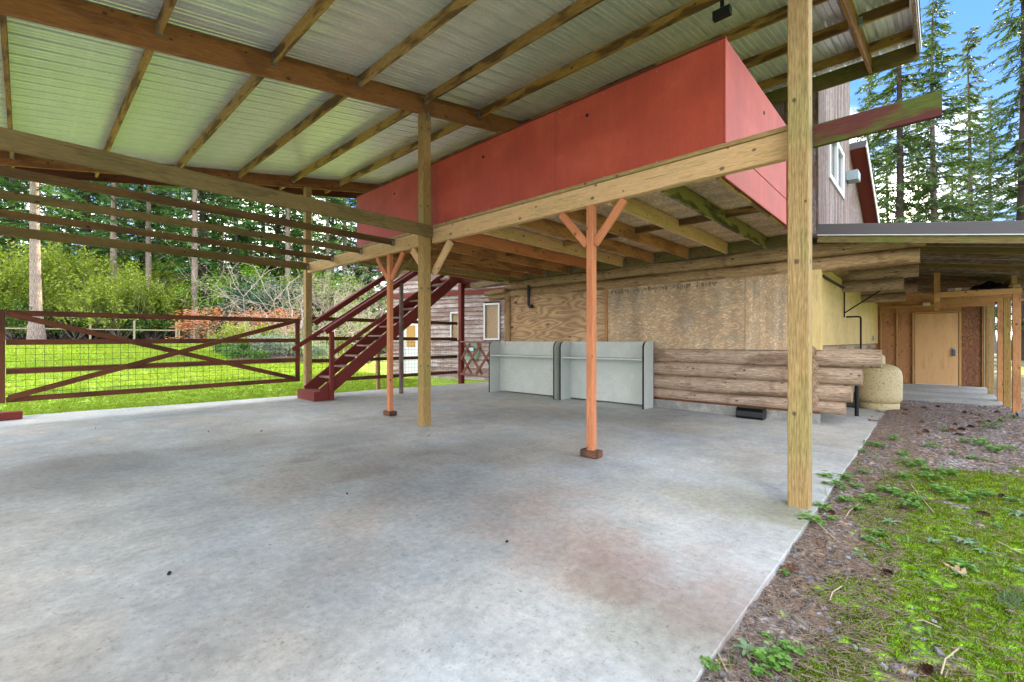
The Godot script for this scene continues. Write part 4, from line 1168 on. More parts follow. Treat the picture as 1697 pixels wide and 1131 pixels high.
# ---------------------------------------------------------------- neighbouring wing with lap siding
func build_wing() -> void:
	var s := Vector2(9.6 - 0.959 * 2.2, 11.25 + 0.281 * 2.2)         # (a, b) of the wall line's hidden end
	var d := Vector2(0.959, -0.281)
	var L := 8.1
	var inw := Vector2(0.281, 0.959)
	var t := thing("lap_sided_wing", "house wing of weathered lap siding with a pink band and small window", "house", P(s.x + d.x * 3, s.y + d.y * 3, 0))
	var pt := func(u: float, y: float, o := 0.0) -> Vector3: return P(s.x + d.x * u - inw.x * o, s.y + d.y * u - inw.y * o, y)
	put(t, "wall_core", board(pt.call(0.0, 1.9, -0.3), pt.call(L, 1.9, -0.3), 4.2, 0.5, Vector3.UP, 0.01), M.siding2)
	var openings := [[3.36, 3.98, 1.30, 2.55], [4.95, 5.35, 1.3, 2.3], [6.75, 7.55, -0.1, 2.05]]
	var y := -0.12
	var up_tilt := Vector3(0, 1, 0)
	while y < 3.9:
		var cuts := [[0.0, L]]
		for o in openings:
			if y + 0.15 > o[2] and y < o[3]:
				var nc := []
				for c in cuts:
					if o[0] > c[0] and o[1] < c[1]:
						nc.append([c[0], o[0]]); nc.append([o[1], c[1]])
					else: nc.append(c)
				cuts = nc
		for c in cuts:
			var tilt: Vector3 = (Vector3.UP + (pt.call(0, 0, 0) - pt.call(0, 0, 0.24))).normalized()
			put(t, "siding_board", board(pt.call(c[0], y + 0.08, 0.02 + rf(-0.003, 0.003)), pt.call(c[1], y + 0.08, 0.02 + rf(-0.003, 0.003)), 0.172, 0.022, tilt, 0.003), [M.lap, M.lap2][R.randi() % 2])
		y += 0.152
	put(t, "band_board", board(pt.call(0.5, 2.97, 0.09), pt.call(L, 2.95, 0.09), 0.14, 0.03), M.redwood)
	for o in [openings[0], openings[1]]:
		var w := put(t, "window", board(pt.call(o[0], (o[2] + o[3]) / 2, 0.0), pt.call(o[1], (o[2] + o[3]) / 2, 0.0), o[3] - o[2], 0.02), M.panetan)
		for e in [o[0] + 0.03, o[1] - 0.03]: put(w, "window_frame", board(pt.call(e, o[2], 0.05), pt.call(e, o[3], 0.05), 0.06, 0.06, P(d.x, d.y, 0)), M.white)
		for e in [o[2] + 0.03, o[3] - 0.03]: put(w, "window_frame", board(pt.call(o[0] + 0.06, e, 0.05), pt.call(o[1] - 0.06, e, 0.05), 0.06, 0.06), M.white)
		put(w, "pane", board(pt.call(o[0] + 0.06, (o[2] + o[3]) / 2, 0.035), pt.call(o[1] - 0.06, (o[2] + o[3]) / 2, 0.035), o[3] - o[2] - 0.12, 0.004, Vector3.UP, 0.0005), M.glass)
	var o: Array = openings[2]
	var door := put(t, "door", board(pt.call(o[0] + 0.06, 1.0, 0.0), pt.call(o[1] - 0.06, 1.0, 0.0), 2.05, 0.04), M.white)
	put(door, "pane", board(pt.call(o[0] + 0.2, 1.45, 0.03), pt.call(o[1] - 0.2, 1.45, 0.03), 0.8, 0.01), M.panetan)
	for e in [o[0] + 0.03, o[1] - 0.03]: put(t, "door_frame", board(pt.call(e, -0.05, 0.03), pt.call(e, 2.1, 0.03), 0.06, 0.08, P(d.x, d.y, 0)), M.white)
	put(t, "eave_board", board(pt.call(-0.2, 4.0, 0.35), pt.call(L + 0.4, 4.0, 0.35), 0.18, 0.03), M.redwood)
	var rb := MB.new()
	add_board(rb, pt.call(L / 2, 4.05, 0.4), pt.call(L / 2, 5.6, -3.5), 0.06, L + 0.8, Vector3.UP, 0.01)
	put(t, "roof", rb.mesh(), M.fascia)
	# coiled hose on its wall
	var h := thing("garden_hose", "pale green coiled garden hose hung on the lap-sided wall", "hose", pt.call(4.45, 0.85, 0.1))
	var mb := MB.new()
	for k in 5:
		var ring := []; var rr := []
		for i in 25:
			var an := TAU * i / 24.0
			ring.append(pt.call(4.45 + cos(an) * (0.20 + 0.025 * k), 0.92 + sin(an) * (0.24 + 0.03 * k), 0.10 + 0.012 * (k % 3))); rr.append(0.012)
		add_tube(mb, ring, rr, 6, false)
	put(h, "coil", mb.mesh(), M.hose)
	put(h, "hook", board(pt.call(4.35, 0.98, 0.07), pt.call(4.55, 0.98, 0.07), 0.12, 0.10), M.galv)

# ---------------------------------------------------------------- carrels, tank, small things
func carrel(a0: float, a1: float, label: String) -> void:
	var t := thing("study_carrel", label, "carrel", P((a0 + a1) / 2, 8.0, 0), "grey carrels against the log wall")
	for a in [a0, a1]:
		var mb := MB.new()
		var prof := [Vector2(7.84, 0.0), Vector2(7.84, 1.13), Vector2(7.848, 1.18), Vector2(7.875, 1.225), Vector2(7.915, 1.255), Vector2(7.96, 1.265), Vector2(8.225, 1.265), Vector2(8.225, 0.0)]
		for s in [-1, 1]:
			var c := mb.add(P(a + s * 0.016, 8.03, 0.6), P(s, 0, 0), Vector2.ZERO)
			var ks := []
			for q in prof: ks.append(mb.add(P(a + s * 0.016, q.x, q.y), P(s, 0, 0), q))
			for i in prof.size(): mb.itri(c, ks[i], ks[(i + 1) % prof.size()], P(s, 0, 0))
		put(t, "side_panel", mb.mesh(), M.carrel)
		var ed := MB.new()
		for i in prof.size() - 1:
			var q: Vector2 = prof[i]; var w: Vector2 = prof[i + 1]
			var e := w - q
			ed.quad(P(a - 0.018, q.x, q.y), P(a + 0.018, q.x, q.y), P(a + 0.018, w.x, w.y), P(a - 0.018, w.x, w.y), P(0, -e.y, e.x).normalized())
		put(t, "edge_band", ed.mesh(), M.iron)
	put(t, "back_panel", abox(a0 + 0.02, a1 - 0.02, 8.19, 8.215, 0.03, 1.26), M.carrel)
	put(t, "shelf", abox(a0 + 0.02, a1 - 0.02, 7.87, 8.185, 0.90, 0.935), M.carrel)

func build_small() -> void:
	carrel(6.07, 8.08, "grey study carrel with shelf, next to the lattice gate")
	carrel(3.98, 5.90, "grey study carrel with shelf, next to the bare log wall")
	var tk := thing("gas_tank", "squat cream gas tank spotted with rust beside the log ends", "tank", P(0.80, 11.1, 0))
	var c := P(0.80, 11.1, 0)
	put(tk, "foot_ring", lathe([Vector2(0.30, -0.02), Vector2(0.31, 0.0), Vector2(0.31, 0.10), Vector2(0.30, 0.11)], c), M.tank)
	put(tk, "body", lathe([Vector2(0.0, 0.06), Vector2(0.22, 0.07), Vector2(0.31, 0.11), Vector2(0.345, 0.18), Vector2(0.35, 0.24), Vector2(0.35, 0.44), Vector2(0.354, 0.445), Vector2(0.354, 0.465), Vector2(0.35, 0.47), Vector2(0.35, 0.62), Vector2(0.335, 0.70), Vector2(0.29, 0.77), Vector2(0.20, 0.82), Vector2(0.10, 0.84), Vector2(0.0, 0.845)], c, 40), M.tank)
	put(tk, "valve_cap", lathe([Vector2(0.15, 0.80), Vector2(0.15, 0.95), Vector2(0.14, 0.99), Vector2(0.10, 1.02), Vector2(0.0, 1.03)], c + P(0.05, 0, 0), 28), M.tank)
	var bs := thing("black_box", "black plastic box lying on the floor against the log wall", "box", P(2.2, 8.1, 0))
	put(bs, "body", board(P(2.02, 8.13, 0.085), P(2.42, 8.13, 0.085), 0.17, 0.24, Vector3.UP, 0.045), M.black)
	put(bs, "lid", abox(2.03, 2.41, 8.02, 8.24, 0.172, 0.182, 0.004), M.black)
	var tp := thing("stand_pipe", "short grey pipe standing behind the log ends beside the tank", "pipe", P(1.05, 9.0, 0))
	put(tp, "pipe", tube([P(0.98, 9.6, 0), P(0.98, 9.6, 0.55)], 0.03), M.iron)

func scraps() -> void:
	# small litter lying on the concrete
	for q in [[562, 656], [840, 900], [158, 711], [345, 717], [433, 716], [490, 678], [710, 724], [575, 820], [280, 953], [900, 670]]:
		var ab := floor_at(q[0], q[1])
		var mb := MB.new()
		var s := rf(0.005, 0.011)
		add_board(mb, Vector3(-s, 0.006, 0), Vector3(s, 0.008, 0), 0.012, s * rf(0.8, 1.6), Vector3.UP, 0.005)
		var o := put_at(self, "debris_chip", mb.mesh(), M.dark, P(ab.x, ab.y, 0.0), Basis(Vector3.UP, rf(0, TAU)))
		tag(o, "small dark chip of debris lying on the concrete floor", "debris", "debris chips on the concrete floor")

# ---------------------------------------------------------------- plants
func trunk_mesh(H: float, r: float, bend := 0.25) -> ArrayMesh:
	var mb := MB.new()
	var pts := []; var rad := []
	var n := 12
	var ph := rf(0, TAU)
	for i in n + 1:
		var t := float(i) / n
		pts.append(Vector3(bend * sin(t * 3.0 + ph) * t, H * t - 0.15, bend * cos(t * 2.3 + ph) * t))
		rad.append(r * (1.0 - 0.88 * t) * (1.0 + 0.5 * exp(-t * H / 0.5)))
	add_tube(mb, pts, rad, 10)
	return mb.mesh()
func conifer_crown(H: float, base: float, Rm: float, step: float, c0: Color, c1: Color, dead: float) -> Array:
	var mb := MB.new()
	var wd := MB.new()
	var y := base
	while y < H:
		var t := (y - base) / (H - base)
		var L0 := Rm * pow(1.0 - t, 0.75) * (0.55 + 0.45 * smoothstep(0.0, 0.2, t)) + 0.25
		for q in R.randi_range(4, 6):
			if R.randf() < 0.10: continue
			var an := rf(0, TAU)
			var L := L0 * rf(0.55, 1.15)
			var out := Vector3(cos(an), 0, sin(an))
			var side := Vector3(-sin(an), 0, cos(an))
			var rise := rf(-0.05, 0.22)
			var droop := rf(0.25, 0.55)
			var y0 := y + rf(-0.25, 0.25)
			var at := func(s: float) -> Vector3: return Vector3(0, y0, 0) + out * (L * s) + Vector3.UP * L * (rise * s - droop * s * s + 0.12 * s * s * s)
			add_tube(wd, [at.call(0.02), at.call(0.4), at.call(0.75), at.call(1.0)], [0.035, 0.022, 0.012, 0.004], 3, false)
			if t < dead and R.randf() < 0.75: continue
			var s := 0.16
			while s < 1.03:
				var p: Vector3 = at.call(s)
				for w in 3:
					mb.cur = mix_col(c0, c1)
					var sd := side * (1.0 if w == 0 else -1.0) if w < 2 else side * rf(-0.5, 0.5)
					var dir := (sd * rf(0.5, 1.0) + out * rf(0.35, 0.9) + Vector3.DOWN * rf(0.1, 0.75)).normalized()
					var nn := (Vector3.UP + rdir() * 0.55).normalized()
					nn = (nn - dir * nn.dot(dir)).normalized()
					leaf(mb, p + rdir() * 0.05, dir, nn, rf(0.26, 0.58) * (1.15 - 0.5 * s), rf(0.07, 0.14))
				s += 0.12 / maxf(L, 0.6) * rf(0.8, 1.3)
		y += step * rf(0.7, 1.3)
	return [wd.surface(mb.mesh(M.needle), M.barkdark)]

func conifer_proto(H: float, base: float, Rm: float, r: float, step: float, c0: Color, c1: Color, bark: Material, dead := 0.0) -> Node3D:
	var o := Node3D.new()
	var cr := conifer_crown(H, base, Rm, step, c0, c1, dead)
	for q in [["trunk", trunk_mesh(H * 1.0, r), bark], ["crown", cr[0], null]]:
		var m := MeshInstance3D.new()
		m.name = q[0]; m.mesh = q[1]
		if q[2]: m.material_override = q[2]
		o.add_child(m, true)
	return o
func plant(proto: Node3D, called: String, label: String, category: String, group: String, at: Vector3, turn: float, sc := Vector3.ONE) -> Node3D:
	var o: Node3D = proto.duplicate()
	o.name = numbered(called)
	add_child(o)
	o.transform = Transform3D(Basis(Vector3.UP, turn).scaled(sc), at)
	o.set_meta("label", label); o.set_meta("category", category)
	if group: o.set_meta("group", group)
	return o

func grow(wd: MB, lf: MB, p: Vector3, d: Vector3, l: float, r: float, depth: int, prm: Dictionary) -> void:
	var q := p
	var dd := d
	var pts := [p]; var rad := [r]
	for i in 3:
		dd = (dd + rdir() * prm.wander + Vector3.UP * prm.up).normalized()
		q += dd * l / 3.0
		pts.append(q); rad.append(lerpf(r, r * 0.6, (i + 1) / 3.0))
	add_tube(wd, pts, rad, 5 if depth > 2 else 3, false)
	if depth <= prm.leaf_depth and prm.leaves > 0:
		for k in prm.leaves:
			var s: Vector3 = pts[R.randi_range(1, 3)] + rdir() * prm.spread
			lf.cur = mix_col(prm.c0, prm.c1)
			var nn: Vector3 = (Vector3.UP * prm.flat + rdir()).normalized()
			var dir := rdir()
			dir = (dir - nn * dir.dot(nn)).normalized()
			leaf(lf, s, dir, nn, prm.size * rf(0.7, 1.3), prm.size * rf(0.5, 0.85))
	if depth == 0: return
	for k in R.randi_range(2, 3):
		var nd: Vector3 = (dd + rdir() * prm.fork).normalized()
		grow(wd, lf, q if k > 0 or depth < 2 else pts[2], nd, l * rf(0.62, 0.85), r * 0.58, depth - 1, prm)

func bush_proto(stems: int, l: float, r: float, depth: int, prm: Dictionary, lean: float, bark: Material, names := ["stems", "foliage"]) -> Node3D:
	var wd := MB.new(); var lf := MB.new()
	for s in stems:
		var an := TAU * s / stems + rf(-0.4, 0.4)
		var d := (Vector3.UP + Vector3(cos(an), 0, sin(an)) * lean * rf(0.5, 1.2)).normalized()
		grow(wd, lf, Vector3(cos(an) * 0.1, -0.05, sin(an) * 0.1) if stems > 1 else Vector3(0, -0.1, 0), d, l * rf(0.8, 1.2), r, depth, prm)
	var o := Node3D.new()
	for q in [[names[0], wd, bark], [names[1], lf, M.leaf]]:
		var mb: MB = q[1]
		if mb.idx.is_empty(): continue
		var m := MeshInstance3D.new()
		m.name = q[0]; m.mesh = mb.mesh(); m.material_override = q[2]
		o.add_child(m, true)
	return o

func ground_at(x: float, z: float) -> Vector3:
	var ab := AB(x, z)
	return P(ab.x, ab.y, gy(ab.x, ab.y))

func build_woods() -> void:
	var g0 := Color(0.06, 0.20, 0.06); var g1 := Color(0.18, 0.42, 0.11)
	var protos := [
		conifer_proto(27.0, 3.5, 3.8, 0.32, 0.40, g0, g1, M.bark, 0.12),
		conifer_proto(25.0, 4.5, 3.4, 0.28, 0.40, g0, Color(0.20, 0.29, 0.07), M.bark, 0.15),
		conifer_proto(29.0, 3.0, 4.0, 0.34, 0.40, Color(0.055, 0.12, 0.05), g1, M.barkdark, 0.1),
		conifer_proto(24.0, 7.0, 3.0, 0.26, 0.45, g0, Color(0.18, 0.28, 0.07), M.barkpale, 0.2),
	]
	var rp := [  # needles darkened, with golden sun highlights mixed into their colour
		conifer_proto(27.0, 3.0, 4.0, 0.30, 0.42, Color(0.045, 0.12, 0.045), Color(0.16, 0.24, 0.08), M.bark),
		conifer_proto(25.0, 3.5, 3.4, 0.26, 0.42, Color(0.05, 0.12, 0.04), Color(0.22, 0.27, 0.08), M.bark),
		conifer_proto(29.0, 2.5, 4.4, 0.34, 0.42, Color(0.04, 0.11, 0.045), Color(0.18, 0.25, 0.08), M.barkdark),
	]
	# behind the lean-to, against the light
	var right := [[1442, 44, 0], [1490, 32, 2], [1551, 32, 0], [1608, 37, 1], [1690, 31, 2], [1520, 52, 1], [1645, 50, 0], [1745, 38, 0], [1470, 60, 2], [1580, 62, 2], [1800, 33, 1]]
	for q in right:
		var at := ground_at(q[0], q[1]); at.y = -0.1
		plant(rp[q[2]], "conifer_tree", ["brown-barked open-branched conifer standing behind the lean-to roof", "slender conifer with short branches standing behind the lean-to roof", "dark-barked spreading conifer standing behind the lean-to roof"][q[2]], "tree", ["brown-barked", "slender", "dark-barked"][q[2]] + " conifers behind the lean-to", at, rf(0, TAU), Vector3(1, rf(0.95, 1.12), 1))
	# wood beyond the lawn: column of the photograph, depth, kind
	var left := [[19, 34, 1], [60, 25.5, 3], [146, 36, 2], [190, 33, 3], [234, 40, 2], [247, 34, 3], [263, 44, 1], [285, 47, 0], [323, 33.5, 3], [335, 36, 2], [369, 42, 3], [392, 41, 1], [435, 47, 0], [459, 44, 2], [478, 40, 3], [510, 46, 0], [543, 41, 3], [570, 42, 1], [610, 45, 2], [110, 42, 0], [85, 47, 2], [-40, 35, 0], [-90, 30, 2], [210, 50, 1], [165, 53, 0], [355, 52, 2], [415, 55, 0], [490, 56, 1], [550, 55, 2], [30, 52, 0], [300, 58, 2], [650, 52, 0], [690, 50, 1], [-30, 48, 1]]
	for q in left:
		var at := ground_at(q[0], q[1])
		var s := rf(0.9, 1.15)
		plant(protos[q[2]], "conifer_tree", ["broad brown-barked conifer in the wood beyond the lawn", "slender brown-barked conifer in the wood beyond the lawn", "large dark-barked conifer in the wood beyond the lawn", "pale-barked conifer with a high crown in the wood beyond the lawn"][q[2]], "tree", ["broad conifers", "slender conifers", "dark-barked conifers", "pale-barked conifers"][q[2]] + " in the wood", at, rf(0, TAU), Vector3(s, rf(0.9, 1.1), s))
	# far mass of young conifers
	var cr := conifer_crown(13.0, 0.4, 3.0, 0.40, Color(0.07, 0.22, 0.05), Color(0.22, 0.46, 0.10), 0.0)
	var mm := MultiMesh.new()
	mm.transform_format = MultiMesh.TRANSFORM_3D
	mm.mesh = cr[0]
	mm.instance_count = 190
	for i in 190:
		var at := ground_at(rf(-260, 720), rf(44, 78))
		mm.set_instance_transform(i, Transform3D(Basis(Vector3.UP, rf(0, TAU)).scaled(Vector3(rf(0.8, 1.2), rf(0.6, 1.1), rf(0.8, 1.2))), at))
	var mi := MultiMeshInstance3D.new()
	mi.name = "forest"; mi.multimesh = mm
	add_child(mi)
	stuff(mi)
	mi.set_meta("label", "dense mass of young conifers deep in the wood"); mi.set_meta("category", "forest")
	# shrubs along the wood's edge
	var prm := {"wander": 0.25, "up": 0.10, "fork": 0.75, "leaf_depth": 2, "leaves": 10, "spread": 0.22, "c0": Color(0.22, 0.32, 0.02), "c1": Color(0.46, 0.54, 0.06), "flat": 0.6, "size": 0.13}
	var yellow := bush_proto(9, 1.5, 0.03, 4, prm, 0.75, M.barkpale)
	for q in [[20, 31, 1.25], [95, 32, 1.45], [150, 33, 1.5], [200, 31, 1.1], [255, 33, 1.0], [60, 30, 0.9], [-30, 29, 1.2], [300, 35, 0.9], [125, 30.3, 0.8], [235, 36, 1.3], [40, 35, 1.6], [185, 37, 1.5]]:
		plant(yellow, "shrub", "bright yellow-green leafy shrub at the wood's edge behind the pale fence", "shrub", "yellow-green shrubs behind the pale fence", ground_at(q[0], q[1]), rf(0, TAU), Vector3.ONE * q[2])
	prm.merge({"c0": Color(0.10, 0.20, 0.03), "c1": Color(0.22, 0.36, 0.06), "leaves": 9}, true)
	var green := bush_proto(8, 0.9, 0.025, 3, prm, 0.9, M.barkdark)
	for q in [[30, 28.5, 1.0], [90, 30.5, 1.0], [175, 31, 1.1], [240, 32.5, 0.9], [285, 33.5, 1.0], [200, 34, 1.2], [-20, 27, 1.0], [320, 35, 1.0], [560, 33, 1.2], [600, 32, 1.2]]:
		plant(green, "shrub", "low mid-green shrub crowding the pale fence at the wood's edge", "shrub", "low green shrubs along the pale fence", ground_at(q[0], q[1]), rf(0, TAU), Vector3.ONE * q[2])
	prm.merge({"c0": Color(0.16, 0.34, 0.03), "c1": Color(0.34, 0.56, 0.06), "leaves": 13, "size": 0.2, "flat": 1.6, "spread": 0.45, "up": 0.12, "leaf_depth": 2, "fork": 0.8}, true)
	var maple := bush_proto(3, 2.1, 0.07, 4, prm, 0.4, M.barkdark, ["trunk", "crown"])
	for q in [[345, 34, 0.8], [385, 36, 0.85], [415, 38, 0.8], [120, 44, 1.1], [270, 46, 1.0], [20, 40, 1.2], [75, 38, 1.0], [175, 40, 1.2], [215, 38, 1.0], [300, 41, 1.2], [455, 37, 0.9], [500, 42, 1.2], [545, 39, 1.0], [-20, 37, 1.1], [150, 47, 1.5], [250, 50, 1.5], [330, 50, 1.5], [60, 50, 1.5]]:
		plant(maple, "maple_tree", "fresh bright green maple growing between the conifer trunks", "tree", "bright green maples between the conifers", ground_at(q[0], q[1]), rf(0, TAU), Vector3.ONE * q[2])
	# garden trees near the house
	prm.merge({"c0": Color(0.42, 0.13, 0.09), "c1": Color(0.66, 0.32, 0.22), "leaves": 9, "size": 0.11, "flat": 1.5, "spread": 0.2, "up": 0.0, "fork": 0.9}, true)
	var red := bush_proto(4, 0.75, 0.04, 4, prm, 0.7, M.barkdark, ["trunk", "crown"])
	plant(red, "japanese_maple", "small red-leaved maple standing behind the flower bed", "tree", "", ground_at(395, 25.5), 0.4, Vector3(1.7, 1.0, 1.7))
	plant(red, "japanese_maple", "dusky pink-leaved maple beside the bare weeping tree", "tree", "", ground_at(440, 26.5), 2.4, Vector3(1.5, 1.05, 1.5))
	prm.merge({"c0": Color(0.16, 0.22, 0.02), "c1": Color(0.40, 0.44, 0.06), "leaves": 12, "size": 0.09, "flat": 0.4, "spread": 0.15, "up": 0.05, "fork": 0.8}, true)
	var gold := bush_proto(10, 0.55, 0.02, 3, prm, 0.9, M.barkdark)
	for q in [[400, 22.5, 1.0, "golden-green clipped bush behind the flower bed"], [462, 21.5, 1.0, "golden-green bush beside the timber gate post"], [560, 22.0, 0.9, "golden-green bush seen through the stair rails"]]:
		plant(gold, "garden_bush", q[3], "bush", "", ground_at(q[0], q[1]), rf(0, TAU), Vector3.ONE * q[2])
	prm.merge({"c0": Color(0.02, 0.07, 0.04), "c1": Color(0.04, 0.12, 0.07), "leaves": 14, "size": 0.16}, true)
	var yew := bush_proto(9, 1.1, 0.03, 3, prm, 0.5, M.barkdark)
	plant(yew, "yew_bush", "dark blue-green yew standing before the wood", "bush", "", ground_at(440, 32), 0.3, Vector3(1.3, 1.5, 1.3))
	# bare weeping tree
	var bare := {"wander": 0.35, "up": -0.03, "fork": 1.0, "leaf_depth": 0, "leaves": 1, "spread": 0.1, "c0": Color(0.25, 0.30, 0.08), "c1": Color(0.45, 0.40, 0.30), "flat": 0.3, "size": 0.03}
	var weep := bush_proto(7, 0.95, 0.022, 5, bare, 0.75, M.barkwhite, ["branches", "buds"])
	for q in [[500, 20.5, 2.0], [560, 21.0, 2.1], [600, 22.5, 2.0]]:
		plant(weep, "weeping_tree", "bare tangled weeping tree behind the staircase", "tree", "bare weeping trees behind the staircase", ground_at(q[0], q[1]), rf(0, TAU), Vector3.ONE * q[2])
	# flower bed: mulch, stones, small plants
	var bed := MB.new()
	var cpos := ground_at(445, 19.2)
	var ids := []
	for i in 9:
		var row := []
		for j in 33:
			var an := TAU * j / 32.0
			var rr := float(i) / 8.0
			var wob := 1.0 + 0.12 * sin(an * 3.0) + 0.08 * sin(an * 5.0 + 1.0)
			var x := cpos.x + cos(an) * rr * 1.7 * wob; var z := cpos.z + sin(an) * rr * 2.6 * wob
			row.append(bed.add(Vector3(x, gy(-z, x) + 0.16 * (1.0 - rr * rr) - 0.01, z), Vector3(cos(an) * rr * 0.15, 1, sin(an) * rr * 0.15).normalized(), Vector2.ZERO))
		ids.append(row)
	for i in 8:
		for j in 32:
			bed.itri(ids[i][j], ids[i + 1][j], ids[i + 1][j + 1], Vector3.UP); bed.itri(ids[i][j], ids[i + 1][j + 1], ids[i][j + 1], Vector3.UP)
	tag(put(self, "flower_bed", bed.mesh(), M.soil), "mulched flower bed with stones on the lawn", "flower bed")
	prm.merge({"c0": Color(0.06, 0.16, 0.02), "c1": Color(0.16, 0.32, 0.05), "leaves": 10, "size": 0.07, "spread": 0.08}, true)
	var small := bush_proto(8, 0.22, 0.008, 2, prm, 0.9, M.barkdark)
	for q in [[370, 19.5, 1.1], [380, 18.6, 0.9], [392, 18.0, 0.9], [405, 19.8, 1.3], [415, 18.2, 0.8], [430, 18.0, 0.9]]:
		plant(small, "bedding_plant", "small round green plant in the flower bed", "plant", "small green plants in the flower bed", ground_at(q[0], q[1]) + Vector3.UP * 0.03, rf(0, TAU), Vector3.ONE * q[2])
	prm.merge({"c0": Color(0.22, 0.30, 0.22), "c1": Color(0.42, 0.48, 0.42), "leaves": 12, "size": 0.06, "flat": 0.0, "up": 0.25}, true)
	var lav := bush_proto(12, 0.32, 0.006, 2, prm, 0.8, M.barkpale)
	for q in [[430, 20.0, 1.2], [445, 19.2, 1.2], [458, 20.0, 1.3], [472, 19.0, 1.2], [486, 19.6, 1.2], [530, 19.0, 1.1]]:
		plant(lav, "lavender_plant", "silvery grey-green lavender clump in the flower bed", "plant", "lavender clumps in the flower bed", ground_at(q[0], q[1]) + Vector3.UP * 0.03, rf(0, TAU), Vector3.ONE * q[2])
	for q in [[388, 20.2, 0.28], [398, 20.6, 0.34], [376, 19.8, 0.2], [395, 19.9, 0.22]]:
		var o := put_at(self, "garden_stone", stone_mesh(q[2]), M.stone, ground_at(q[0], q[1]) + Vector3.UP * q[2] * 0.3, Basis(Vector3.UP, rf(0, TAU)))
		tag(o, "rounded grey stone at the back of the flower bed", "stone", "stones in the flower bed")
	for p in protos + rp: p.free()
	for p in [yellow, green, maple, red, gold, yew, weep, small, lav]: p.free()

func stone_mesh(r: float) -> ArrayMesh:
	var mb := MB.new()
	var nz := FastNoiseLite.new()
	nz.seed = R.randi() % 999; nz.frequency = 0.9
	var rows := []
	for i in 9:
		var row := []
		for j in 13:
			var th := PI * i / 8.0; var an := TAU * j / 12.0
			var d := Vector3(sin(th) * cos(an), cos(th), sin(th) * sin(an))
			row.append(mb.add(d * Vector3(1.2, 0.7, 1.0) * r * (1.0 + 0.35 * nz.get_noise_3dv(d)), d, Vector2.ZERO))
		rows.append(row)
	for i in 8:
		for j in 12:
			mb.itri(rows[i][j], rows[i + 1][j], rows[i + 1][j + 1], mb.n[rows[i][j]] + mb.n[rows[i + 1][j]]); mb.itri(rows[i][j], rows[i + 1][j + 1], rows[i][j + 1], mb.n[rows[i][j]] + mb.n[rows[i + 1][j]])
	return mb.mesh()

# ---------------------------------------------------------------- ground cover
func scatter(called: String, mesh: Mesh, mat: Material, xf: Array, cols: Array, label: String, category: String) -> void:
	var mm := MultiMesh.new()
	mm.transform_format = MultiMesh.TRANSFORM_3D
	mm.use_colors = cols.size() > 0
	mm.mesh = mesh
	mm.instance_count = xf.size()
	for i in xf.size():
		mm.set_instance_transform(i, xf[i])
		if cols.size(): mm.set_instance_color(i, cols[i])
	var o := MultiMeshInstance3D.new()
	o.name = called; o.multimesh = mm; o.material_override = mat
	add_child(o)
	stuff(o)
	o.set_meta("label", label); o.set_meta("category", category)
func tuft(n: int, h: float, w: float, spread: float, lean: float) -> ArrayMesh:
	var mb := MB.new()
	for i in n:
		var an := rf(0, TAU)
		var o := Vector3(cos(an), 0, sin(an))
		var p := o * rf(0, spread)
		var d := (Vector3.UP + Vector3(cos(an + 0.6), 0, sin(an + 0.6)) * rf(0.1, lean)).normalized()
		var s := d.cross(o).normalized() * w / 2
		var l := h * rf(0.6, 1.2)
		var nn := (o + Vector3.UP * 1.2).normalized()
		mb.tri(p - s, p + s, p + d * l + o * l * 0.25, nn)
	return mb.mesh()
func bn_y(a: float, b: float) -> float:
	return gy(a, b) + 0.004 + 0.03 * earth_noise.get_noise_2d(a * 2.0, b * 2.0)
var earth_noise := FastNoiseLite.new()

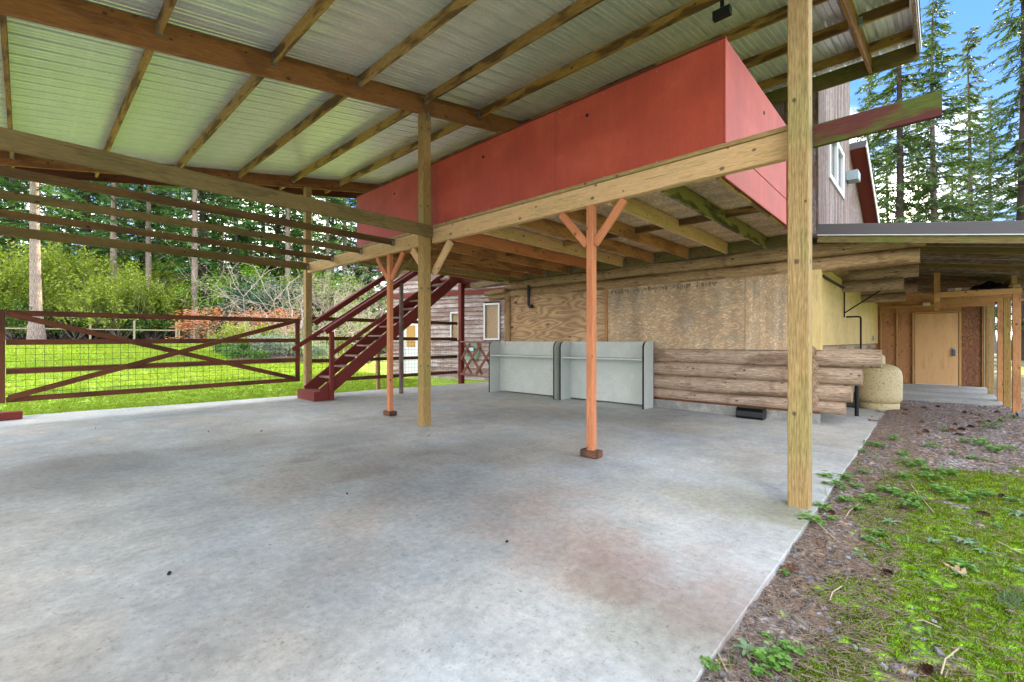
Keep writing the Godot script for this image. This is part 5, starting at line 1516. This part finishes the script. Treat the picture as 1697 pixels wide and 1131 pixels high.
func build_ground_cover() -> void:
	earth_noise.seed = 5; earth_noise.frequency = 1.1
	# lawn
	var xf := []; var cols := []
	var tmesh := tuft(9, 0.055, 0.008, 0.05, 0.9)
	for i in 40000:
		var d := pow(R.randf(), 1.6) * 17.0
		var b := rf(-9.0, 9.0)
		var a := 11.42 - 0.115 * (b + 0.3) + 0.03 * sin(b * 2.1) + 0.01 + d
		if b > 8.2 and a < 12: continue
		var s := rf(0.7, 1.5) * (1.0 + d * 0.10)
		xf.append(Transform3D(Basis(Vector3.UP, rf(0, TAU)).scaled(Vector3(s, s * rf(0.5, 1.0), s)), P(a, b, gy(a, b))))
		cols.append(mix_col(Color(0.24, 0.43, 0.015), Color(0.48, 0.62, 0.04)))
	scatter("lawn_grass", tmesh, M.leaf, xf, cols, "short bright green lawn grass beyond the concrete floor", "grass")
	# moss
	xf = []; cols = []
	var mmesh := tuft(8, 0.012, 0.004, 0.018, 1.2)
	var tries := 0
	while xf.size() < 90000 and tries < 500000:
		tries += 1
		var b := 1.2 + pow(R.randf(), 1.5) * 11.5
		var a := rf(-3.6, 0.65)
		if moss_at(a, b) < 0.33 + rf(-0.12, 0.2): continue
		var s := rf(0.7, 1.8) * (1.0 + maxf(0, b - 3) * 0.12)
		xf.append(Transform3D(Basis(Vector3.UP, rf(0, TAU)).scaled(Vector3(s, s * rf(0.6, 1.0), s)), P(a, b, bn_y(a, b))))
		cols.append(mix_col(Color(0.18, 0.33, 0.006), Color(0.42, 0.55, 0.018)))
	scatter("moss", mmesh, M.leaf, xf, cols, "yellow-green moss spread over the earth beside the concrete floor", "moss")
	# slate chips and needle litter
	var chip := MB.new()
	for k in 1:
		var ks := []
		for q in 6:
			var an: float = TAU * q / 6.0 + [0.0, 0.3, -0.2, 0.25, -0.3, 0.1][q]
			var rr: float = [0.011, 0.007, 0.010, 0.012, 0.006, 0.009][q]
			ks.append(Vector3(cos(an) * rr, 0, sin(an) * rr * 0.8))
		for q in 6:
			var e0: Vector3 = ks[q]; var e1: Vector3 = ks[(q + 1) % 6]
			chip.tri(Vector3(0, 0.004, 0), e0 * 0.85 + Vector3.UP * 0.003, e1 * 0.85 + Vector3.UP * 0.004, Vector3.UP)
			chip.quad(e0 * 0.85 + Vector3.UP * 0.003, e1 * 0.85 + Vector3.UP * 0.004, e1 - Vector3.UP * 0.003, e0 - Vector3.UP * 0.003, (e0 + e1 + Vector3.UP * 0.004).normalized())
	xf = []; cols = []
	while xf.size() < 22000:
		var a := rf(-2.6, 0.66); var b := 1.2 + pow(R.randf(), 1.4) * 11.6
		if moss_at(a, b) > 0.42 + rf(-0.2, 0.2): continue
		if b > 12.85 and a > -1.0: continue
		var s := pow(R.randf(), 4.0) * 1.5 + 0.35
		xf.append(Transform3D(Basis.from_euler(Vector3(rf(-0.35, 0.35), rf(0, TAU), rf(-0.35, 0.35))).scaled(Vector3.ONE * s), P(a, b, bn_y(a, b) + 0.003 * s)))
		var g := rf(0.10, 0.34)
		cols.append(Color(g * rf(0.98, 1.12), g, g * rf(0.94, 1.08)))
	scatter("gravel", chip.mesh(), M.vcol, xf, cols, "grey slate chips in the earth beside the concrete floor", "gravel")
	var ndl := MB.new()
	add_tube(ndl, [Vector3(-0.02, 0, 0), Vector3(0.004, 0.003, 0.002), Vector3(0.022, 0, 0.0)], [0.0011, 0.0013, 0.0008], 3, false)
	xf = []; cols = []
	for i in 26000:
		var a := rf(-2.4, 0.665) if i % 3 else rf(0.15, 0.665)
		var b := 1.2 + pow(R.randf(), 1.3) * 10.5
		var s := rf(0.6, 1.6)
		xf.append(Transform3D(Basis.from_euler(Vector3(rf(-0.3, 0.3), rf(0, TAU), rf(-0.25, 0.25))).scaled(Vector3(s, 1.4, 1.4)), P(a, b, bn_y(a, b) + rf(0.003, 0.012))))
		var g := rf(0.5, 1.0)
		cols.append(Color(0.36 * g, 0.26 * g, 0.18 * g))
	scatter("needle_litter", ndl.mesh(), M.vcol, xf, cols, "brown fallen needles along the edge of the concrete floor", "needles")

func weed_mesh(n: int, l: float, w: float, lift: float, c0: Color, c1: Color, lobes := 0) -> ArrayMesh:
	var mb := MB.new()
	for i in n:
		var an := TAU * i / n * 1.618 * 2.0 + rf(-0.3, 0.3)
		var o := Vector3(cos(an), 0, sin(an))
		var sd := Vector3(-sin(an), 0, cos(an))
		var ll := l * rf(0.55, 1.15)
		var up := lift * rf(0.4, 1.3)
		mb.cur = mix_col(c0, c1)
		var pr := []
		for k in 6:
			var t := k / 5.0
			var ww := w * sin(PI * clampf(t * 0.92 + 0.06, 0, 1)) * 0.5
			if lobes > 0 and k % 2 == 1: ww *= 0.55
			var c := o * ll * t + Vector3.UP * ll * (up * sin(t * 2.0) - 0.15 * t * t) + Vector3.UP * 0.006
			var fold := Vector3.UP * ww * 0.4
			pr.append([mb.add(c + sd * ww + fold, (Vector3.UP - sd * 0.4 - o * up * 0.5).normalized(), Vector2.ZERO), mb.add(c, Vector3.UP, Vector2.ZERO), mb.add(c - sd * ww + fold, (Vector3.UP + sd * 0.4 - o * up * 0.5).normalized(), Vector2.ZERO)])
		for k in 5:
			for q in 2:
				mb.itri(pr[k][q], pr[k + 1][q], pr[k + 1][q + 1], Vector3.UP); mb.itri(pr[k][q], pr[k + 1][q + 1], pr[k][q + 1], Vector3.UP)
	return mb.mesh()
func clump_mesh(stems: int, hgt: float, size: float, c0: Color, c1: Color) -> ArrayMesh:
	var mb := MB.new()
	for i in stems:
		var an := rf(0, TAU)
		var o := Vector3(cos(an), 0, sin(an))
		var tip := o * rf(0.01, hgt * 1.1) + Vector3.UP * hgt * rf(0.35, 1.0)
		mb.cur = c0
		add_tube(mb, [o * 0.004, tip * 0.55 + Vector3.UP * hgt * 0.12, tip], [0.0016, 0.0014, 0.001], 3, false)
		mb.cur = mix_col(c0, c1)
		for k in R.randi_range(3, 5):
			var bn := an + (k - 2) * 0.85 + rf(-0.25, 0.25)
			var dir := (Vector3(cos(bn), rf(-0.15, 0.45), sin(bn))).normalized()
			var nn := (Vector3.UP + rdir() * 0.35).normalized()
			nn = (nn - dir * nn.dot(dir)).normalized()
			var l := size * rf(0.7, 1.3)
			var sd := dir.cross(nn)
			var c := mb.add(tip, nn, Vector2.ZERO)
			var ring := []
			for q in [[0.25, 0.28], [0.6, 0.42], [0.72, 0.26], [1.0, 0.16], [0.92, 0.0], [1.0, -0.16], [0.72, -0.26], [0.6, -0.42], [0.25, -0.28]]:
				ring.append(mb.add(tip + dir * l * q[0] + sd * l * q[1] - nn * l * 0.2 * q[0] * q[0], nn, Vector2.ZERO))
			for q in 8: mb.itri(c, ring[q], ring[q + 1], nn)
	return mb.mesh()
func on_earth(x: float, y: float) -> Vector3:
	var ab := floor_at(x, y) * (1.32 / 1.27)
	return P(ab.x, ab.y, bn_y(ab.x, ab.y))

func cone_mesh() -> ArrayMesh:
	var mb := MB.new()
	for i in 9:
		var t := i / 8.0
		var r := 0.018 * sin(PI * clampf(0.12 + t * 0.8, 0, 1)) + 0.002
		for k in 7:
			var an := TAU * (k + 0.5 * (i % 2)) / 7.0
			var o := Vector3(0, cos(an), sin(an))
			mb.cur = mix_col(Color(0.10, 0.05, 0.03), Color(0.24, 0.14, 0.08))
			var c := Vector3(-0.035 + 0.07 * t, 0, 0)
			leaf(mb, c + o * r * 0.2, (o + Vector3(0.5, 0, 0)).normalized(), (o + Vector3(-0.8, 0, 0)).normalized(), r * 1.35, 0.016)
	return mb.mesh()

func build_weeds() -> void:
	var g := [Color(0.11, 0.28, 0.04), Color(0.26, 0.46, 0.10)]
	var h := [Color(0.10, 0.24, 0.10), Color(0.28, 0.42, 0.22)]
	var kinds := [clump_mesh(16, 0.11, 0.05, g[0], g[1]), weed_mesh(11, 0.10, 0.034, 0.45, h[0], h[1]), clump_mesh(30, 0.10, 0.034, g[0], g[1]), weed_mesh(9, 0.12, 0.05, 0.35, h[0], h[1], 1)]
	var spots := [[1343, 872, 0, 1.2], [1330, 868, 3, 0.9], [1365, 850, 2, 1.2], [1385, 815, 0, 1.4], [1400, 835, 2, 1.4], [1372, 800, 0, 1.1], [1418, 812, 2, 1.3], [1405, 800, 0, 1.4], [1432, 790, 2, 1.3], [1442, 838, 0, 1.1], [1455, 745, 2, 1.5], [1440, 742, 0, 1.3], [1430, 756, 2, 1.2], [1480, 735, 0, 1.2], [1497, 760, 2, 1.2], [1515, 775, 0, 1.3], [1535, 783, 2, 1.3], [1500, 800, 0, 1.3], [1545, 800, 2, 1.4], [1570, 790, 0, 1.2], [1600, 738, 2, 1.6], [1625, 745, 0, 1.6], [1650, 755, 2, 1.6], [1675, 752, 0, 1.5], [1615, 765, 3, 1.4], [1640, 768, 3, 1.4], [1590, 835, 0, 1.3], [1560, 825, 2, 1.2], [1610, 830, 0, 1.2], [1635, 825, 2, 1.2], [1515, 835, 2, 1.1], [1475, 872, 3, 1.1], [1510, 845, 0, 1.0], [1545, 903, 3, 1.0], [1598, 905, 3, 1.3], [1610, 910, 1, 1.2], [1690, 860, 3, 1.3], [1680, 838, 2, 1.2], [1600, 948, 2, 0.9], [1588, 960, 1, 1.0], [1690, 955, 3, 1.1], [1455, 893, 0, 0.9], [1438, 900, 2, 0.8], [1240, 1088, 3, 1.0], [1275, 1108, 2, 1.1], [1290, 1115, 2, 1.0], [1175, 1122, 2, 0.7], [1302, 958, 2, 0.6], [1270, 1060, 2, 0.6], [1420, 930, 1, 0.7], [1465, 915, 2, 0.6], [1660, 705, 2, 1.4], [1640, 715, 0, 1.3], [1565, 720, 2, 1.2], [1680, 700, 2, 1.2], [1545, 745, 0, 1.2], [1580, 760, 2, 1.1], [1350, 838, 2, 1.0], [1378, 870, 2, 0.9], [1425, 850, 0, 1.0], [1465, 820, 2, 1.2], [1485, 830, 0, 1.2], [1655, 880, 2, 0.9], [1630, 925, 1, 0.9], [1525, 960, 2, 0.6], [1310, 1095, 2, 0.8], [1260, 1125, 0, 0.8]]
	var names := ["lobed green weed growing beside the concrete floor", "pale narrow-leaved weed rosette lying in the moss", "upright leafy green weed tuft beside the concrete floor", "flat pale-green weed rosette lying in the moss"]
	for s in spots:
		var o := put_at(self, "weed_plant", kinds[s[2]], M.leaf, on_earth(s[0], s[1]), Basis(Vector3.UP, rf(0, TAU)).scaled(Vector3.ONE * s[3] * rf(0.32, 0.62)))
		tag(o, names[s[2]], "weed", ["lobed weeds", "narrow-leaved weeds", "upright weeds", "flat weed rosettes"][s[2]] + " beside the concrete floor")
	var gt := tuft(26, 0.10, 0.004, 0.03, 0.8)
	for q in [[1395, 822], [1450, 765], [1352, 845], [1520, 790], [1475, 848], [1285, 1098], [1213, 1115], [1570, 812], [1640, 790], [1505, 905], [1420, 775], [1610, 870], [1660, 945], [1545, 1060], [1370, 830]]:
		var o := put_at(self, "grass_clump", gt, M.grasstuft, on_earth(q[0], q[1]), Basis(Vector3.UP, rf(0, TAU)).scaled(Vector3.ONE * rf(0.45, 0.95)))
		tag(o, "thin-bladed grass clump growing in the mossy earth", "grass clump", "grass clumps in the mossy earth")
	var cm := cone_mesh()
	var cs := [[1310, 952, 1.2], [1536, 1122, 0.9], [1378, 858, 1.0], [1500, 851, 1.2], [1630, 862, 1.1], [1662, 828, 1.2], [1360, 912, 0.9], [1470, 962, 0.9]]
	for i in 20: cs.append([rf(1485, 1690), rf(668, 728), rf(1.0, 1.6)])
	for q in cs:
		var o := put_at(self, "pine_cone", cm, M.vcol, on_earth(q[0], q[1]) + Vector3.UP * 0.012, Basis(Vector3.UP, rf(0, TAU)).scaled(Vector3.ONE * q[2]))
		tag(o, "brown fallen cone lying on the earth and gravel", "cone", "fallen cones on the earth")
	for q in [[1510, 810, 1548, 858], [1400, 870, 1425, 840], [1190, 1095, 1205, 1131], [1375, 1005, 1395, 985], [1560, 1130, 1590, 1085], [1650, 905, 1695, 925], [1520, 1035, 1560, 1050], [1350, 870, 1385, 905]]:
		var p0 := on_earth(q[0], q[1]) + Vector3.UP * 0.01; var p1 := on_earth(q[2], q[3]) + Vector3.UP * 0.012
		var o := put(self, "twig", tube([p0, p0.lerp(p1, 0.4) + Vector3(0.01, 0.006, -0.01), p1], 0.0035, 5), M.fencewood)
		tag(o, "thin bare twig lying on the mossy earth", "twig", "twigs on the mossy earth")
	var sp := MB.new()
	for i in 160:
		sp.cur = mix_col(Color(0.05, 0.10, 0.05), Color(0.14, 0.22, 0.12))
		var d := (rdir() + Vector3.UP * 0.4).normalized()
		var nn := d.cross(rdir()).normalized()
		leaf(sp, Vector3(rf(-0.11, 0.11), rf(0.0, 0.05), rf(-0.07, 0.07)), d, nn, rf(0.03, 0.06), 0.006)
	tag(put_at(self, "conifer_sprig", sp.mesh(), M.leaf, on_earth(1688, 1015), Basis()), "broken dark green conifer sprig lying on the moss", "sprig")
	# a curled dead leaf
	var lf := MB.new()
	for i in 5:
		lf.cur = Color(0.36, 0.24, 0.12)
		leaf(lf, Vector3(-0.05 + 0.02 * i, 0.005, 0), Vector3(0.5, 0.5, 0.7 if i % 2 else -0.7).normalized(), Vector3(-0.5, 0.6, 0.2).normalized(), 0.05, 0.03)
	tag(put_at(self, "dead_leaf", lf.mesh(), M.vcol, on_earth(1588, 955), Basis(Vector3.UP, 0.7)), "curled brown dead leaf lying on the moss", "leaf")

# ---------------------------------------------------------------- main
func sky_picture(to_sun: Vector3) -> ImageTexture:      # blue sky; bright broken cloud added all round to light the interior
	var w := 1024
	var h := 512
	var nz := FastNoiseLite.new()
	nz.seed = SKY_SEED; nz.frequency = 1.0; nz.fractal_octaves = 4; nz.noise_type = FastNoiseLite.TYPE_SIMPLEX_SMOOTH
	var im := Image.create(w, h, false, Image.FORMAT_RGBF)
	for y in h:
		var el := PI / 2.0 - PI * (y + 0.5) / h
		for x in w:
			var az := TAU * (x + 0.5) / w
			var d := Vector3(sin(az) * cos(el), sin(el), -cos(az) * cos(el))
			var c := Color(0.24, 0.22, 0.16)
			if el > 0.0:
				var t := pow(1.0 - sin(el), 3.0)
				c = Color(0.07, 0.20, 0.56).lerp(Color(0.19, 0.36, 0.74), t)
				var n := nz.get_noise_3d(d.x * 2.1, d.y * 4.2, d.z * 2.1)
				var cl := smoothstep(-0.06, 0.34, n)
				c = c.lerp(Color(FILL_CLOUD, FILL_CLOUD * 0.98, FILL_CLOUD * 0.95), cl)
				var g := maxf(0.0, d.dot(to_sun))
				c += Color(1.0, 0.9, 0.72) * (12.0 * pow(g, 1200.0) + 0.45 * pow(g, 220.0))
			im.set_pixel(x, y, c)
	return ImageTexture.create_from_image(im)
func _ready() -> void:
	R.seed = 20240
	var cam := Camera3D.new()
	cam.name = "camera"
	cam.position = Vector3(0, 1.27, 0)
	cam.rotation = Vector3(0, -TH, 0)
	cam.fov = rad_to_deg(2.0 * atan(565.5 / F))
	cam.near = 0.05; cam.far = 600.0
	cam.current = true
	add_child(cam)
	var env := Environment.new()
	env.background_mode = Environment.BG_SKY
	var X := (1480.0 - 848.5) / F
	var to_sun := P(cos(TH) - X * sin(TH), sin(TH) + X * cos(TH), 214.0 / F).normalized()
	var sm := PanoramaSkyMaterial.new()
	sm.panorama = sky_picture(to_sun)
	var sky := Sky.new()
	sky.sky_material = sm
	env.sky = sky
	env.background_energy_multiplier = 1.0
	env.tonemap_mode = Environment.TONE_MAPPER_LINEAR
	env.tonemap_exposure = 2.75
	env.sdfgi_enabled = true; env.ssao_enabled = true; env.ssil_enabled = true
	var we := WorldEnvironment.new()
	we.name = "environment"
	we.environment = env
	add_child(we)
	var sun := DirectionalLight3D.new()
	sun.name = "sun"
	sun.light_energy = 1.6
	sun.light_color = Color(1.0, 0.93, 0.82)
	sun.light_angular_distance = 0.5
	sun.shadow_enabled = true
	add_child(sun)
	sun.look_at_from_position(Vector3.ZERO, -to_sun, Vector3.UP)

	make_materials()
	M.concrete = concrete_mat()
	M.stub = wood(231, Color(0.30, 0.12, 0.09), Color(0.40, 0.18, 0.12), Color(0.30, 0.34, 0.05), 0.55, 3, 0.8, 1.2)
	M.mossjoist = wood(241, Color(0.46, 0.42, 0.20), Color(0.62, 0.58, 0.30), Color(0.20, 0.18, 0.08), 0.4, 4, 0.8, 1.2)
	M.basewood = wood(251, Color(0.34, 0.22, 0.14), Color(0.52, 0.34, 0.22), Color(0.26, 0.17, 0.11), 0.4, 2, 0.9, 1.2)
	M.redside = M.redpanel
	M.doorskin = wood(261, Color(0.84, 0.66, 0.44), Color(0.88, 0.70, 0.48), Color(0.80, 0.61, 0.40), 0.25, 0, 0.4, 0.5)
	M.lock = flat(Color(0.30, 0.36, 0.40), 0.5)
	M.panetan = flat(Color(0.74, 0.56, 0.30), 0.8)  # flat tan fill for the wing windows and door pane
	M.grasstuft = flat(lin(0.16, 0.30, 0.05), 0.7)
	M.lath = wood(271, Color(0.46, 0.27, 0.20), Color(0.60, 0.38, 0.29), Color(0.42, 0.25, 0.18), 0.2, 2, 0.6, 1.0)
	M.joist = wood(281, Color(0.60, 0.40, 0.22), Color(0.78, 0.56, 0.33), Color(0.48, 0.31, 0.17), 0.3, 6, 0.8, 1.0)
	M.slat = wood(291, Color(0.34, 0.24, 0.10), Color(0.50, 0.38, 0.18), Color(0.28, 0.19, 0.09), 0.25, 3, 0.7, 1.0)  # wood darkened to carry the shade of the backlit open joists
	M.slat2 = wood(301, Color(0.38, 0.31, 0.15), Color(0.55, 0.46, 0.25), Color(0.36, 0.31, 0.14), 0.25, 3, 0.7, 1.0)  # olive wood, backlit shade put into its colour for tie beam and joists
	M.winback = flat(Color(0.55, 0.55, 0.53), 0.8)  # plain grey backing behind the upper window panes
	M.hose = flat(Color(0.55, 0.68, 0.58), 0.5)
	var disc := CylinderMesh.new()
	disc.top_radius = 0.020; disc.bottom_radius = 0.020; disc.height = 0.006; disc.radial_segments = 16; disc.rings = 1
	M.disc = disc
	moss_noise.seed = 12; moss_noise.frequency = 0.55; moss_noise.fractal_octaves = 3
	print("materials ", Time.get_ticks_msec())
	build_setting()
	build_carport()
	build_deck()
	build_house()
	build_lean_to()
	build_stairs()
	build_gate()
	build_fences()
	build_wing()
	build_small()
	print("built ", Time.get_ticks_msec())
	build_woods()
	print("woods ", Time.get_ticks_msec())
	scraps()
	build_ground_cover()
	build_weeds()
	print("done ", Time.get_ticks_msec())
